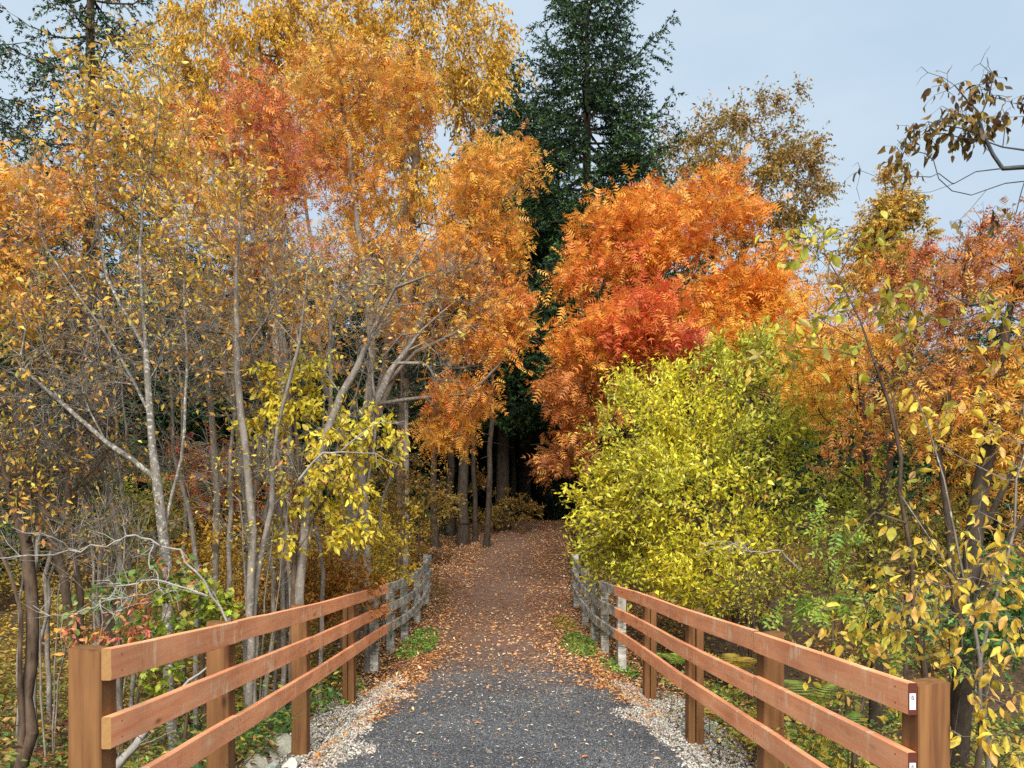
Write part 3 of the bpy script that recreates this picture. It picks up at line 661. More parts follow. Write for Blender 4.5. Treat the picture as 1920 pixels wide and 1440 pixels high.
def litter(name, n, xr, yr, dens, size, pal, w, tpl, seed, lab, cat='fallen leaves', tilt=.35, lift=.012, clump=.5, freq=1.5):
    r = R(seed); x = r.uniform(*xr, n); y = r.uniform(*yr, n); k = r.random(n) < dens(x, y); x, y = x[k], y[k]; m = len(x)
    pos = np.stack([x, y, surf(x, y) + lift * r.uniform(.4, 1.8, m)], 1); a = nrm(np.stack([r.normal(size=m), r.normal(size=m), r.normal(0, tilt * .5, m)], 1)); nv = nrm(np.stack([r.normal(0, tilt, m), r.normal(0, tilt, m), np.ones(m)], 1))
    sz = size * r.uniform(.55, 1.3, m); pos[:, 2] += np.abs(a[:, 2]) * sz
    V, Fc, C = place(tpl, pos, a, nv, sz, pick(pal, w, pos, r, seed + 1, freq, clump), r); o = build(name, V, Fc, M['litter'], None, C); tag(o, lab, cat, kind='stuff'); return o
RUST = [(164, 104, 72), (200, 130, 82), (226, 160, 102), (238, 192, 142), (136, 88, 68), (244, 216, 180), (218, 136, 78)]
def d_path(x, y):
    u = x - cen(y); au = np.abs(u + .1); p = np.stack([x, y], -1); nzv = .5 + .28 * vnoise(p, 1.1, 21)
    mid = .36 + .64 * sstep(.45, 1.15, au - .25 * (nzv - .5)); base = sstep(9.8, 12.6, y + 1.1 * (nzv - .5) + .9 * sstep(.4, 1.6, au))
    return np.clip(base * mid * (.55 + .6 * nzv), 0, 1) * (1 - .35 * sstep(20, 30, y))
litter('fallen_leaves', 120000, (-3.4, 3.6), (9.4, 33), d_path, .068, RUST, [3, 4, 4, 3, 3, 1.6, 3], TS + TN, 71, 'thick layer of rust brown fallen leaves covering the path under the trees')
def d_edge(x, y):
    u = x - cen(y); p = np.stack([x, y], -1); w = .13 * vnoise(p, 2.2, 31)
    e1 = np.exp(-((u + 1.30 - .06 * (y - 8) + w) / .13) ** 2) * sstep(5.6, 8.2, y) * (1 - sstep(11.5, 13, y)); e2 = np.exp(-((u - 1.45 + w) / .12) ** 2) * sstep(7.2, 9, y) * (1 - sstep(12, 13.5, y))
    return np.clip(e1 * 1.8 + e2 * 1.5, 0, 1)
litter('fallen_leaves', 32000, (-2.3, 2.3), (5.4, 13.5), d_edge, .052, [(214, 128, 64), (232, 160, 84), (188, 92, 48), (236, 184, 118), (160, 84, 50)], [3, 3, 2, 1.5, 1], TN + TS[:1], 72, 'drifts of orange leaflets along the edge between dark path and white gravel')
litter('fallen_leaves', 5200, (-1.7, 1.8), (4.8, 12), lambda x, y: .35 + .65 * sstep(6.5, 10.5, y), .042, [(226, 204, 176), (206, 168, 126), (240, 226, 204), (184, 126, 84), (214, 150, 98)], [3, 3, 2, 2, 1], TN + TN + TS[:1], 73, 'sparse pale leaflets scattered over the bare dark surface', tilt=.3, clump=.1)
def d_forest(x, y):
    u = np.abs(x - cen(y)); return sstep(1.6, 2.2, u) * (1 - .6 * sstep(8, 16, u))
litter('forest_floor_leaves', 60000, (-16, 16), (3.5, 34), d_forest, .085, [(110, 78, 44), (150, 112, 52), (176, 130, 60), (90, 62, 40), (130, 120, 60), (160, 96, 48)], [3, 3, 2, 3, 2, 2], TS, 74, 'brown and yellow leaves lying on the forest floor', freq=.5)
# a few single leaves one can pick out on the dark surface
single_leaves = [(787, 1377, 'cream curled leaf, largest of the pale leaves on the dark path near its left side', (236, 216, 184), .085),
                 (895, 1358, 'tan orange leaf lying alone in the middle of the dark path', (206, 140, 92), .085),
                 (1098, 1421, 'bright orange leaf at the very front of the dark path', (224, 134, 76), .08),
                 (1270, 1402, 'pale yellow pair-like leaf on the dark path near the right gravel', (226, 208, 150), .085),
                 (1144, 1381, 'reddish rimmed leaf on the dark path right of the centre', (196, 130, 96), .075),
                 (1232, 1425, 'small peach leaf just in front of the pale yellow leaf', (224, 170, 126), .06),
                 (885, 1345, 'tiny white leaf above the tan orange leaf', (236, 226, 206), .05)]
tvO, tfO = T_ovate(.5, .1, -.12)
def ray_ground(px, py, it=40):
    d = 6.
    for _ in range(it):
        z = float(surf((px - 960) / F * d, d)); d = .5 * d + .5 * (EYE - z) * F / (py - HY)
    return np.array([(px - 960) / F * d, d, z])
for i, (px, py, lb, c, s) in enumerate(single_leaves):
    p = ray_ground(px, py); r = R(300 + i); me = mesh_from('fallen_leaf', (tvO - (.5, 0, 0)) * s, tfO, M['litter'], np.tile(lin(c), (len(tvO), 1)))
    o = link('fallen_leaf', me); o.location = (p[0], p[1], p[2] + .014); o.rotation_euler = (r.normal(0, .15), r.normal(0, .15), r.uniform(-.6, .6)); tag(o, lb, 'leaf', 'single leaves on the dark path')
# stones on the left bank
def stone(px, py, d, s, label, seed, col, dz=0, gname='pale stones at the foot of the left fence'):
    r = R(seed); import bmesh
    bm = bmesh.new(); bmesh.ops.create_icosphere(bm, subdivisions=2, radius=1); k = [nrm(r.normal(size=3)) for _ in range(9)]; off = [r.uniform(.45, .8) for _ in k]
    for v in bm.verts:
        c = np.array(v.co)
        for n_, o_ in zip(k, off):
            e = c @ n_ - o_
            if e > 0: c = c - n_ * e
        c = c * (1 + r.normal(0, .015)); v.co = c
    me = bpy.data.meshes.new('stone'); bm.to_mesh(me); bm.free(); at = me.color_attributes.new(name='tint', type='FLOAT_COLOR', domain='POINT')
    cc = np.ones((len(me.vertices), 4), np.float32); cc[:, :3] = lin(col); at.data.foreach_set('color', cc.ravel()); me.materials.append(M['stone'])
    p = P(px, py, d); o = link('stone', me); o.location = (p[0], p[1], float(ground_h(p[0], p[1])) + s * .22 + dz); o.scale = (s * 1.25, s, s * .7); o.rotation_euler = (r.uniform(-.3, .3), r.uniform(-.3, .3), r.uniform(0, 6)); tag(o, label, 'stone', gname)
for i, (px, py, d, s, lb) in enumerate([(533, 1388, 7.5, .19, 'largest pale stone, flat topped, left of the third fence post'), (500, 1400, 7.2, .15, 'pale angular stone left of the largest flat one'), (470, 1398, 7.4, .13, 'grey stone half hidden beside the second fence post'),
        (478, 1422, 6.9, .14, 'broad cracked stone right beside the second fence post'), (512, 1421, 6.8, .12, 'smooth grey green stone below the largest flat one'), (545, 1410, 6.9, .10, 'small whitish stone at the gravel edge'),
        (460, 1436, 6.5, .12, 'stone at the bottom edge by the second post'), (495, 1437, 6.4, .11, 'brown tinted stone at the bottom edge among leaves'), (560, 1372, 7.9, .12, 'mossy stone behind the third fence post'), (520, 1440, 6.3, .08, 'small round stone in front of the gravel slope'),
        (1330, 1385, 7.8, .07, 'small pale stone outside the right fence by its third post'), (440, 1420, 7.0, .13, 'dark stone seen left of the second fence post')]):
    stone(px, py, d, s, lb, 400 + i, [(196, 194, 178), (214, 210, 196), (150, 152, 140), (188, 184, 166), (170, 178, 168), (222, 218, 206)][i % 6])

# ------------------------------------------------------------------ low plants
def shrublets(name, label, cat, x, y, hgt, stems, leaves, tpl, size, pal, w, seed, bark='bark_brown', spread=.7, stuff=True, droop=.2, nup=.7, freq=1., parent=None, lean=None, curl=.3, clump=.5, stem_w=.0035):
    r = R(seed); n = len(x); S = n * stems; b = np.repeat(np.arange(n), stems); z = ground_h(x, y)
    h = np.repeat(hgt, stems) * r.uniform(.55, 1.1, S); az = r.uniform(0, 6.283, S); sp = r.uniform(.1, 1, S) * spread
    p0 = np.stack([x[b] + r.normal(0, .05, S), y[b] + r.normal(0, .05, S), z[b] - .03], 1); d = np.stack([np.cos(az) * sp, np.sin(az) * sp, np.ones(S)], 1)
    pts = [p0 + d * (t * h)[:, None] * (1, 1, 1) + np.stack([np.cos(az), np.sin(az), -np.ones(S) * droop * 1.2], 1) * (curl * t * t * h)[:, None] for t in (0, .35, .7, 1)]
    sw = stem_w * (1 + h)[:, None] if False else stem_w * (.6 + h)
    W = join([tubes(pts[i], pts[i + 1], sw * (1 - .28 * i), sw * (1 - .28 * (i + 1)), 3) for i in range(3)])
    L_ = S * leaves; li = np.repeat(np.arange(S), leaves); t = r.uniform(.25, 1, L_) ** .8; P4 = np.stack(pts, 0); tt = np.array([0, .35, .7, 1]); k = np.clip(np.searchsorted(tt, t) - 1, 0, 2); f = ((t - tt[k]) / (tt[k + 1] - tt[k]))[:, None]
    pos = P4[k, li] * (1 - f) + P4[k + 1, li] * f; aa = r.uniform(0, 6.283, L_); a = nrm(np.stack([np.cos(aa), np.sin(aa), r.normal(.1 - droop, .35, L_)], 1)); nv = nrm(r.normal(0, .5, (L_, 3)) + (0, 0, nup))
    pos = pos + a * (size * r.uniform(0, .8, L_))[:, None]
    V, Fc, C = place(tpl, pos, a, nv, size * r.uniform(.6, 1.3, L_), pick(pal, w, pos, r, seed + 1, freq, clump), r)
    if stuff:
        o = build(name, V, Fc, M['leaf'], None, C); tag(o, label, cat, kind='stuff')
        o2 = build(name + '_stems', W[0], W[1], M[bark]); tag(o2, label.replace('leaves', 'stems') if 'leaves' in label else 'thin stems of ' + label, 'plant stems', kind='stuff')
        return o
    root = empty(name, (float(x.mean()), float(y.mean()), float(z.mean())), label, cat); build('stems', W[0], W[1], M[bark], root); build('leaves', V, Fc, M['leaf'], root, C, kind='stuff'); return root
def scat(n, xr, yr, dens, seed):
    r = R(seed); x = r.uniform(*xr, n); y = r.uniform(*yr, n); k = r.random(n) < dens(x, y); return x[k], y[k], r
YG = [(168, 166, 72), (204, 190, 84), (138, 146, 68), (216, 180, 84), (112, 130, 64)]
OLV = [(172, 148, 66), (200, 166, 70), (138, 128, 62), (214, 172, 80), (156, 112, 64)]
GRN = [(92, 136, 64), (126, 168, 76), (78, 116, 64), (160, 184, 86), (108, 150, 92)]
ORB = [(190, 120, 46), (160, 96, 40), (208, 150, 60), (130, 84, 40), (176, 130, 54)]
out_l = lambda x, y, a=2.25: (x - cen(y) < -a) * 1.0
out_r = lambda x, y, a=2.25: (x - cen(y) > a) * 1.0
x, y, r = scat(520, (-9, -2), (3.2, 12), lambda x, y: out_l(x, y) * .85, 1); shrublets('undergrowth', 'mixed olive and yellow undergrowth leaves filling the bank left of the fence', 'undergrowth', x, y, r.uniform(.25, .75, len(x)), 6, 12, TS + TL[1:], .062, YG + [(104, 70, 50)], [3, 2, 3, 1, 3, 2], 2, freq=1.5)
x, y, r = scat(260, (-7, -2), (3.0, 9), lambda x, y: out_l(x, y) * .9 * (vnoise(np.stack([x, y], -1), .9, 3) > -.4), 4); shrublets('undergrowth', 'fresh green leaves of low plants behind the left fence rails', 'undergrowth', x, y, r.uniform(.2, .6, len(x)), 5, 11, TL + TS, .085, GRN, [3, 3, 2, 2, 1], 5)
x, y, r = scat(420, (-14, -2.2), (11, 27), lambda x, y: out_l(x, y, 2.6) * .9, 6); shrublets('understory', 'brownish yellow understory leaves between the trunks left of the path', 'understory', x, y, r.uniform(.4, 1.6, len(x)), 6, 26, TS, .1, OLV, [3, 3, 2, 3, 1], 7, freq=.5, spread=.5)
x, y, r = scat(300, (2, 9), (3.2, 12), lambda x, y: out_r(x, y), 8); shrublets('undergrowth', 'mixed green and yellow undergrowth leaves below the right fence', 'undergrowth', x, y, r.uniform(.2, .6, len(x)), 6, 12, TS + TL[1:], .072, GRN[:4] + YG, [2, 2, 2, 1, 2, 2, 2, 1, 1], 9, freq=1.5)
x, y, r = scat(330, (2, 15), (13, 30), lambda x, y: out_r(x, y, 2.8) * .9, 10); shrublets('understory', 'yellow brown understory leaves in the shade right of the path', 'understory', x, y, r.uniform(.5, 1.8, len(x)), 6, 24, TS, .1, OLV + [(150, 90, 44)], [3, 2, 3, 2, 1, 3], 11, freq=.5, spread=.5)
x, y, r = scat(330, (-6.5, -2.1), (3.0, 7.5), lambda x, y: out_l(x, y, 2.2), 14); shrublets('undergrowth', 'dense small leaved green and tan plants around the near left post', 'undergrowth', x, y, r.uniform(.3, .8, len(x)), 7, 11, TS, .062, [(120, 138, 64), (168, 160, 72), (196, 156, 84), (98, 120, 60), (140, 100, 66)], [3, 3, 2, 3, 1.5], 15, freq=2.)
x, y, r = scat(480, (2, 6.5), (2.9, 7.5), lambda x, y: out_r(x, y, 2.1), 16); shrublets('undergrowth', 'small yellow and green leaved plants around the near right post', 'undergrowth', x, y, r.uniform(.3, .8, len(x)), 7, 10, TS, .06, [(206, 186, 80), (150, 164, 72), (224, 196, 96), (110, 136, 62), (150, 106, 66)], [3, 3, 2, 3, 1.5], 17, freq=2.)
x, y, r = scat(420, (-12, -4), (6, 14), lambda x, y: out_l(x, y, 3.5), 18); shrublets('undergrowth', 'tan and yellow green plants covering the ground at the far left', 'undergrowth', x, y, r.uniform(.4, 1.1, len(x)), 5, 12, TS, .09, [(150, 150, 74), (190, 160, 80), (206, 150, 78), (112, 124, 64), (140, 100, 66)], [3, 3, 2, 3, 1.5], 19, freq=1.)
# purple-red low plants in the bottom left corner
x, y, r = scat(230, (-7.5, -2.6), (4.6, 9.5), lambda x, y: (x / y < -.55) * 1.0, 12); shrublets('undergrowth', 'dark red and purple leaves in the bottom left corner', 'undergrowth', x, y, r.uniform(.3, .75, len(x)), 5, 9, TO, .062, [(120, 52, 66), (148, 70, 80), (92, 44, 50), (180, 110, 80)], [3, 2, 3, 1], 13)
# green clover patches by the grey posts
def patch(cx, cy, rx, ry, n, seed, lb, pal=GRN):
    r = R(seed); a = r.uniform(0, 6.283, n); q = np.sqrt(r.random(n)); x = cx + rx * q * np.cos(a); y = cy + ry * q * np.sin(a)
    pos = np.stack([x, y, surf(x, y) + r.uniform(.01, .11, n) * (1 - q * .5)], 1); V, Fc, C = place(TL + TS, pos, nrm(r.normal(size=(n, 3)) * (1, 1, .4)), nrm(r.normal(0, .4, (n, 3)) + (0, 0, 1)), .05 * r.uniform(.5, 1.3, n), pick(pal, [3, 4, 1, 4, 2], pos, r, seed, 3), r)
    tag(build('ground_cover', V, Fc, M['leaf'], None, C), lb, 'ground cover', kind='stuff')
BG = [(96, 150, 52), (124, 176, 66), (76, 122, 50), (154, 192, 84), (110, 160, 80)]
patch(-1.62, 13.4, .34, 1.5, 1500, 21, 'bright green clover beside the grey posts of the left fence', BG)
patch(1.15, 13.2, .30, 1.3, 1100, 22, 'bright green clover beside the grey posts of the right fence', BG)
patch(1.58, 11.4, .28, .7, 500, 23, 'small green weeds at the foot of the last orange post on the right', BG)
patch(1.05, 15.2, .25, .8, 500, 24, 'green weeds among brown leaves near the end of the right fence', YG)
patch(-2.3, 10.2, .3, 1.2, 500, 25, 'green weeds outside the left fence near the grey post', BG)
patch(-2.2, 17.5, .8, 2.2, 1500, 27, 'olive green moss and weeds beyond the end of the left fence', [(120, 110, 60), (140, 124, 66), (100, 92, 50), (150, 120, 60), (96, 80, 44)])
# ferns
def fern(px, py, d, n, L_, label, seed, pal):
    r = R(seed); p = P(px, py, d); z = float(ground_h(p[0], p[1])); root = empty('fern', (p[0], p[1], z), label, 'fern', 'ferns')
    c = np.array([p[0], p[1], max(z + .08, p[2] - L_ * .3)]); az = np.arange(n) / n * 6.283 + r.normal(0, .3, n); a = np.stack([np.cos(az), np.sin(az), r.uniform(.35, .9, n)], 1)
    st = np.tile(c, (n, 1)); V, Fq = tubes(np.tile((c[0], c[1], z - .03), (n, 1)), st, np.full(n, .006), np.full(n, .004), 3); build('stem', V, Fq, M['bark_brown'], root)
    for i in range(n):
        cc = pick(pal, [1] * len(pal), c[None] + i, r, seed + i, 1, 0); V, Fc, C = place(TF, st[i:i + 1], a[i:i + 1], np.array([[0, 0, 1.]]), np.array([L_ * r.uniform(.8, 1.15)]), cc, r); build('frond', V, Fc, M['leaf'], root, C)
FY = [(206, 176, 70), (176, 150, 60), (190, 130, 60), (140, 140, 60)]; FG = [(120, 150, 60), (150, 170, 70), (90, 120, 56)]
fern(1330, 1325, 7.6, 9, .5, 'golden brown fern seen between the middle and bottom rails right of the third post', 31, FY)
fern(1375, 1240, 8.6, 9, .55, 'brown yellow fern under the top right rail between the posts', 32, FY)
fern(1525, 1290, 5.9, 8, .5, 'green and yellow striped fern behind the near right rails', 33, FG + FY[:1])
fern(1440, 1300, 6.6, 8, .4, 'dark golden fern directly behind the second right post', 34, FY)
fern(1590, 1370, 5.0, 8, .4, 'yellow fern low behind the near right rails beside the end post', 35, FY[:2] + FG)
fern(1270, 1230, 9.3, 8, .4, 'small green fern between third and fourth right posts', 36, FG)
# ------------------------------------------------------------------ conifers
SA = spruce_meshes(20.8, 5.0, 5.3, 5, nbr=210, shape=.8, droop=.3, trunk_r=.3, tuft=.29, step=.17, twig=.17, rise=.45, long_=9)
SB = spruce_meshes(22, 4.2, 3.0, 6, nbr=130, shape=.7, droop=.8, twig=.26, tuft=.24, step=.15, long_=10, trunk_r=.26, pal=((40, 62, 44), (58, 88, 56), (80, 108, 66), (104, 84, 56)))
SC = spruce_meshes(11, 2.9, .3, 7, nbr=150, shape=.6, twig=.26, tuft=.42, step=.26, trunk_r=.14)
spruce(SA, 2.55, 26.5, 'tall dark green spruce rising above the path against the open sky', .6, 1.0)
spruce(SA, -.35, 28.2, 'tall spruce whose thick trunk stands at the left edge of the path crest', 2.2, .84)
spruce(SA, .55, 33.0, 'spruce with reddish grey trunk just right of the thick trunk', 4.0, .88, dz=-.2)
spruce(SB, -11.2, 20.5, 'sparse spruce at the top left with its bare trunk against the sky', 1.0, 1.0)
spruce(SB, -13.8, 18.5, 'drooping spruce cut off by the left edge of the picture', 3.1, .95)
r = R(77); k = 0
for (x0, x1, y0, n, s0, s1) in ((-30, -3.5, 27, 12, .8, .98), (-34, -3, 34, 15, .95, 1.15), (-22, -12.5, 24, 4, .85, 1.0), (-4, 9, 38, 7, 1.0, 1.3), (-8, 14, 45, 10, 1.1, 1.4), (7, 30, 30, 11, .62, .82), (6, 36, 37, 14, .8, .95)):
    for i in range(n):
        x = x0 + (x1 - x0) * (i + .5 + r.normal(0, .2)) / n; y = y0 + r.uniform(-1.3, 1.3)
        if abs(x - float(cen(y))) < 2.2 and y < 36: continue
        spruce(SC, x, y, 'young dark spruce in the woods behind the coloured trees', r.uniform(0, 6), r.uniform(s0, s1), group='young spruces in the dark woods', name='young_spruce')
# bare dark trunks between path and left shrubs
def bare_trunk(px, d, top_px, rad, label, seed, mat='bark_dark', lean=0., h=9, limbs=10, foliage=None):
    r = R(seed); x = (px - 960) / F * d; z = float(ground_h(x, d)); root = empty('dark_tree', (x, d, z), label, 'tree', 'dark trunks in the shade left of the path')
    ks = 12; t = np.linspace(0, 1, ks); A = np.stack([x + lean * t + r.normal(0, .03, ks), d + r.normal(0, .03, ks), z - .1 + t * h], 1); rr = rad * (1 - .55 * t); rr[0] *= 1.35
    W = [tubes(A[:-1], A[1:], rr[:-1], rr[1:], 9)]; TPp = []
    for i in range(limbs):
        u = r.uniform(.3, .98); b = A[0] + (A[-1] - A[0]) * u; az = r.uniform(0, 6.28); L_ = r.uniform(.5, 1.7); dv = np.array([math.cos(az), math.sin(az), r.uniform(-.2, .4)])
        q = np.stack([b + dv * s * L_ + (0, 0, -.15 * s * s * L_) for s in np.linspace(0, 1, 5)]); rb = np.linspace(.02, .005, 5); W.append(tubes(q[:-1], q[1:], rb[:-1], rb[1:], 4))
        if u > .5: TPp.append(q[1:])
    V, Fq = join(W); build('trunk', V, Fq, M[mat], root, smooth=True)
    if TPp:
        q = np.concatenate(TPp); q = np.repeat(q, 40, 0) + r.normal(0, .3, (len(q) * 40, 3)) * (1, 1, .5); V, Fc, C = place(TNE, q, nrm(r.normal(size=q.shape)), nrm(r.normal(size=q.shape)), .2 * r.uniform(.7, 1.2, len(q)), pick([(28, 44, 30), (40, 60, 36), (60, 60, 36)], [1, 1, 1], q, r, seed), r); build('crown', V, Fc, M['needle'], root, C, kind='stuff')
bare_trunk(868, 25, 0, .19, 'dark trunk at the left, broad, standing behind the end of the left fence', 81)
bare_trunk(889, 25.5, 0, .09, 'thin dark trunk close behind the broad one', 82)
bare_trunk(914, 24.4, 0, .10, 'slim nearly black trunk just left of the thick spruce trunk', 83, lean=.25)
bare_trunk(846, 27, 0, .14, 'dim trunk between the orange low bough and the path', 84)
bare_trunk(815, 24.5, 0, .12, 'dim trunk behind the yellow brown understory left of the fence end', 85)
bare_trunk(962, 31, 0, .11, 'narrow trunk seen in the gap between the two thick spruce trunks', 86)
bare_trunk(205, 12.5, 0, .16, 'thick dark brown trunk in the shade at the far left', 87, h=7)
bare_trunk(1090, 20.5, 0, .13, 'dark trunk hidden mostly by the yellow green shrub beyond the right fence end', 88)
bare_trunk(760, 20, 0, .1, 'slender grey trunk in the understory near the yellow shrub', 89, 'bark_grey')
def G(px, d, py=None):
    x = (px - 960) / F * (d + DS); return (px, HY - F * (float(ground_h(x, d + DS)) - .1 - EYE) / (d + DS), d)
# ------------------------------------------------------------------ far trees
GOLD = ([(232, 184, 58), (212, 162, 50), (242, 204, 84), (190, 144, 50), (232, 186, 84)], [3, 3, 2, 1.5, 1])
ORG = ([(244, 164, 60), (248, 188, 78), (230, 132, 56), (250, 208, 108), (196, 124, 60)], [4, 4, 2, 2, 1])
RED = ([(222, 96, 72), (206, 78, 66), (232, 120, 80), (180, 70, 60)], [3, 2, 2, 1])
RORG = ([(246, 152, 64), (238, 130, 60), (250, 176, 76), (222, 114, 60)], [3, 2, 3, 1])
RUS = ([(208, 120, 64), (224, 138, 66), (186, 98, 60), (232, 162, 84), (160, 92, 60)], [3, 3, 2, 2, 1.5])
YEL = ([(214, 186, 50), (230, 204, 76), (190, 160, 44), (236, 214, 110), (176, 150, 40)], [3, 3, 2, 1, 1])
YGR = ([(238, 224, 60), (224, 214, 58), (244, 234, 90), (204, 202, 60), (246, 238, 130), (176, 184, 62)], [4, 4, 3, 3, 1.5, 1])
LYL = ([(244, 200, 80), (230, 178, 68), (248, 218, 118), (206, 192, 76), (240, 166, 72), (218, 136, 66)], [3, 3, 1, 1.6, 2.6, 1.4])
OLI = ([(160, 134, 62), (186, 150, 66), (126, 118, 58), (200, 146, 74), (146, 106, 60)], [3, 3, 3, 2, 2])
tree('birch_tree', 'tall golden birch filling the upper left against the sky', 'tree', P(*G(540, 19)), [PP([G(540, 19), (530, 700, 19), (500, 300, 19), (480, 0, 19), (470, -200, 19)])],
     [(430, 120, 160, 190, 19, 1.6, 150, 1, 0), (560, 60, 150, 190, 19, 1.6, 150, 1, 0), (470, -90, 160, 120, 19, 1.5, 70, 1, 0), (400, 330, 120, 120, 19, 1.4, 60, 1, 0), (640, 230, 100, 130, 19, 1.3, 60, 1, 0)],
     [GOLD], 101, .2, M['bark_grey'], TS, .115, twigs=7, twig_len=.75, leaves=12, droop=1.1, nup=0, seg=.6, up=.3, tip_r=.006)
tree('birch_tree', 'tall golden birch directly left of the dark spruce top', 'tree', P(*G(752, 20)), [PP([G(752, 20), (758, 700, 20), (780, 300, 20), (770, 0, 20), (760, -200, 20)])],
     [(800, 60, 150, 200, 20, 1.7, 170, 1, 0), (890, 150, 85, 170, 20, 1.4, 110, 1, 0), (720, 150, 130, 190, 20, 1.5, 120, 1, 0), (770, 330, 150, 120, 20, 1.5, 90, 1, 0), (930, 270, 50, 110, 20, 1, 40, 1, 0), (800, -110, 120, 110, 20, 1.4, 60, 1, 0)],
     [GOLD], 102, .14, M['bark_brown'], TS, .115, twigs=7, twig_len=.75, leaves=12, droop=1.1, nup=0, seg=.6, up=.3, tip_r=.006)
tree('deciduous_tree', 'olive brown rounded tree against the sky right of the tall spruce', 'tree', P(*G(1400, 29)), [PP([G(1400, 29), (1395, 600, 29), (1390, 350, 29)])],
     [(1390, 300, 130, 110, 29, 2.2, 150, 1, 0), (1460, 380, 90, 90, 29, 2, 100, 1, 0), (1290, 330, 90, 100, 29, 2, 80, 1, 0), (1420, 470, 130, 90, 29, 2, 80, 1, 0), (1380, 215, 70, 35, 29, 1.2, 30, .7, 0)],
     [OLI], 103, .2, M['bark_dark'], TS, .14, twigs=6, twig_len=.8, leaves=12, droop=.5, seg=.7, tip_r=.008)
tree('larch_tree', 'golden conical larch standing alone against the sky at the right', 'tree', P(*G(1665, 26)), [PP([G(1665, 26), (1665, 600, 26), (1662, 315, 26)])],
     [(1668, 350, 14, 40, 26, .3, 22, .7, 0), (1665, 400, 42, 40, 26, .8, 60, 1, 0), (1665, 450, 64, 45, 26, 1.1, 100, 1, 0), (1660, 510, 80, 60, 26, 1.4, 110, 1, 0)],
     [([(222, 176, 74), (200, 158, 66), (234, 196, 96), (140, 136, 66)], [3, 3, 2, 1])], 104, .12, M['bark_dark'], TS, .12, twigs=6, twig_len=.5, leaves=13, droop=.5, seg=.5, up=-.2, tip_r=.006)
# ------------------------------------------------------------------ right middle: orange and red rowans
tree('rowan_tree', 'rowan with glowing red orange leaves right of the path mouth', 'tree', P(*G(1195, 17.5)), [PP([G(1195, 17.5), (1190, 900, 17.4), (1185, 700, 17.2), (1190, 500, 17)])],
     [(1190, 560, 68, 100, 16.1, .7, 130, 1, 0), (1200, 440, 80, 70, 17, 1, 60, 1, 1), (1150, 440, 75, 80, 17.3, 1, 60, 1, 1), (1100, 600, 75, 60, 17, .9, 70, 1, 1), (1180, 640, 110, 80, 17, 1.2, 90, 1, 1), (1070, 530, 40, 60, 17.2, .8, 26, 1, 1), (1075, 730, 45, 50, 17, .9, 36, 1, 3), (1160, 730, 80, 70, 17, 1.1, 60, 1, 3), (1270, 660, 70, 60, 17, 1.2, 40, 1, 2), (1080, 830, 55, 40, 17.4, .8, 44, .9, 3), (1030, 850, 45, 20, 18, .7, 16, .9, 3)],
     [([(238, 120, 70), (228, 102, 66), (244, 144, 74)], [3, 2, 2]), RORG, RED, RUS], 111, .16, M['bark_dark'], TQ, .27, twigs=4, twig_len=.4, leaves=4, droop=.35, nup=.9, seg=.45)
tree('rowan_tree', 'bright orange rounded rowan behind the yellow green shrub', 'tree', P(*G(1340, 18)), [PP([G(1340, 18), (1340, 900, 18), (1335, 650, 18), (1340, 450, 18)])],
     [(1340, 420, 95, 80, 17.6, 1.2, 100, 1, 0), (1300, 540, 110, 100, 17.4, 1.3, 90, 1, 0), (1410, 520, 80, 100, 17.6, 1.2, 100, 1, 0), (1250, 470, 60, 70, 17.7, 1, 50, 1, 0), (1440, 620, 90, 90, 17.6, 1.1, 80, 1, 1), (1360, 650, 130, 70, 17, 1.2, 70, 1, 1), (1520, 690, 70, 80, 17, 1, 50, 1, 1), (1220, 400, 60, 40, 18, .8, 26, 1, 0)],
     [([(242, 144, 60), (248, 168, 72), (226, 122, 54), (250, 188, 92)], [4, 3, 2, 1]), ORG], 112, .17, M['bark_dark'], TQ, .27, twigs=4, twig_len=.4, leaves=4, droop=.35, nup=.9, seg=.45)
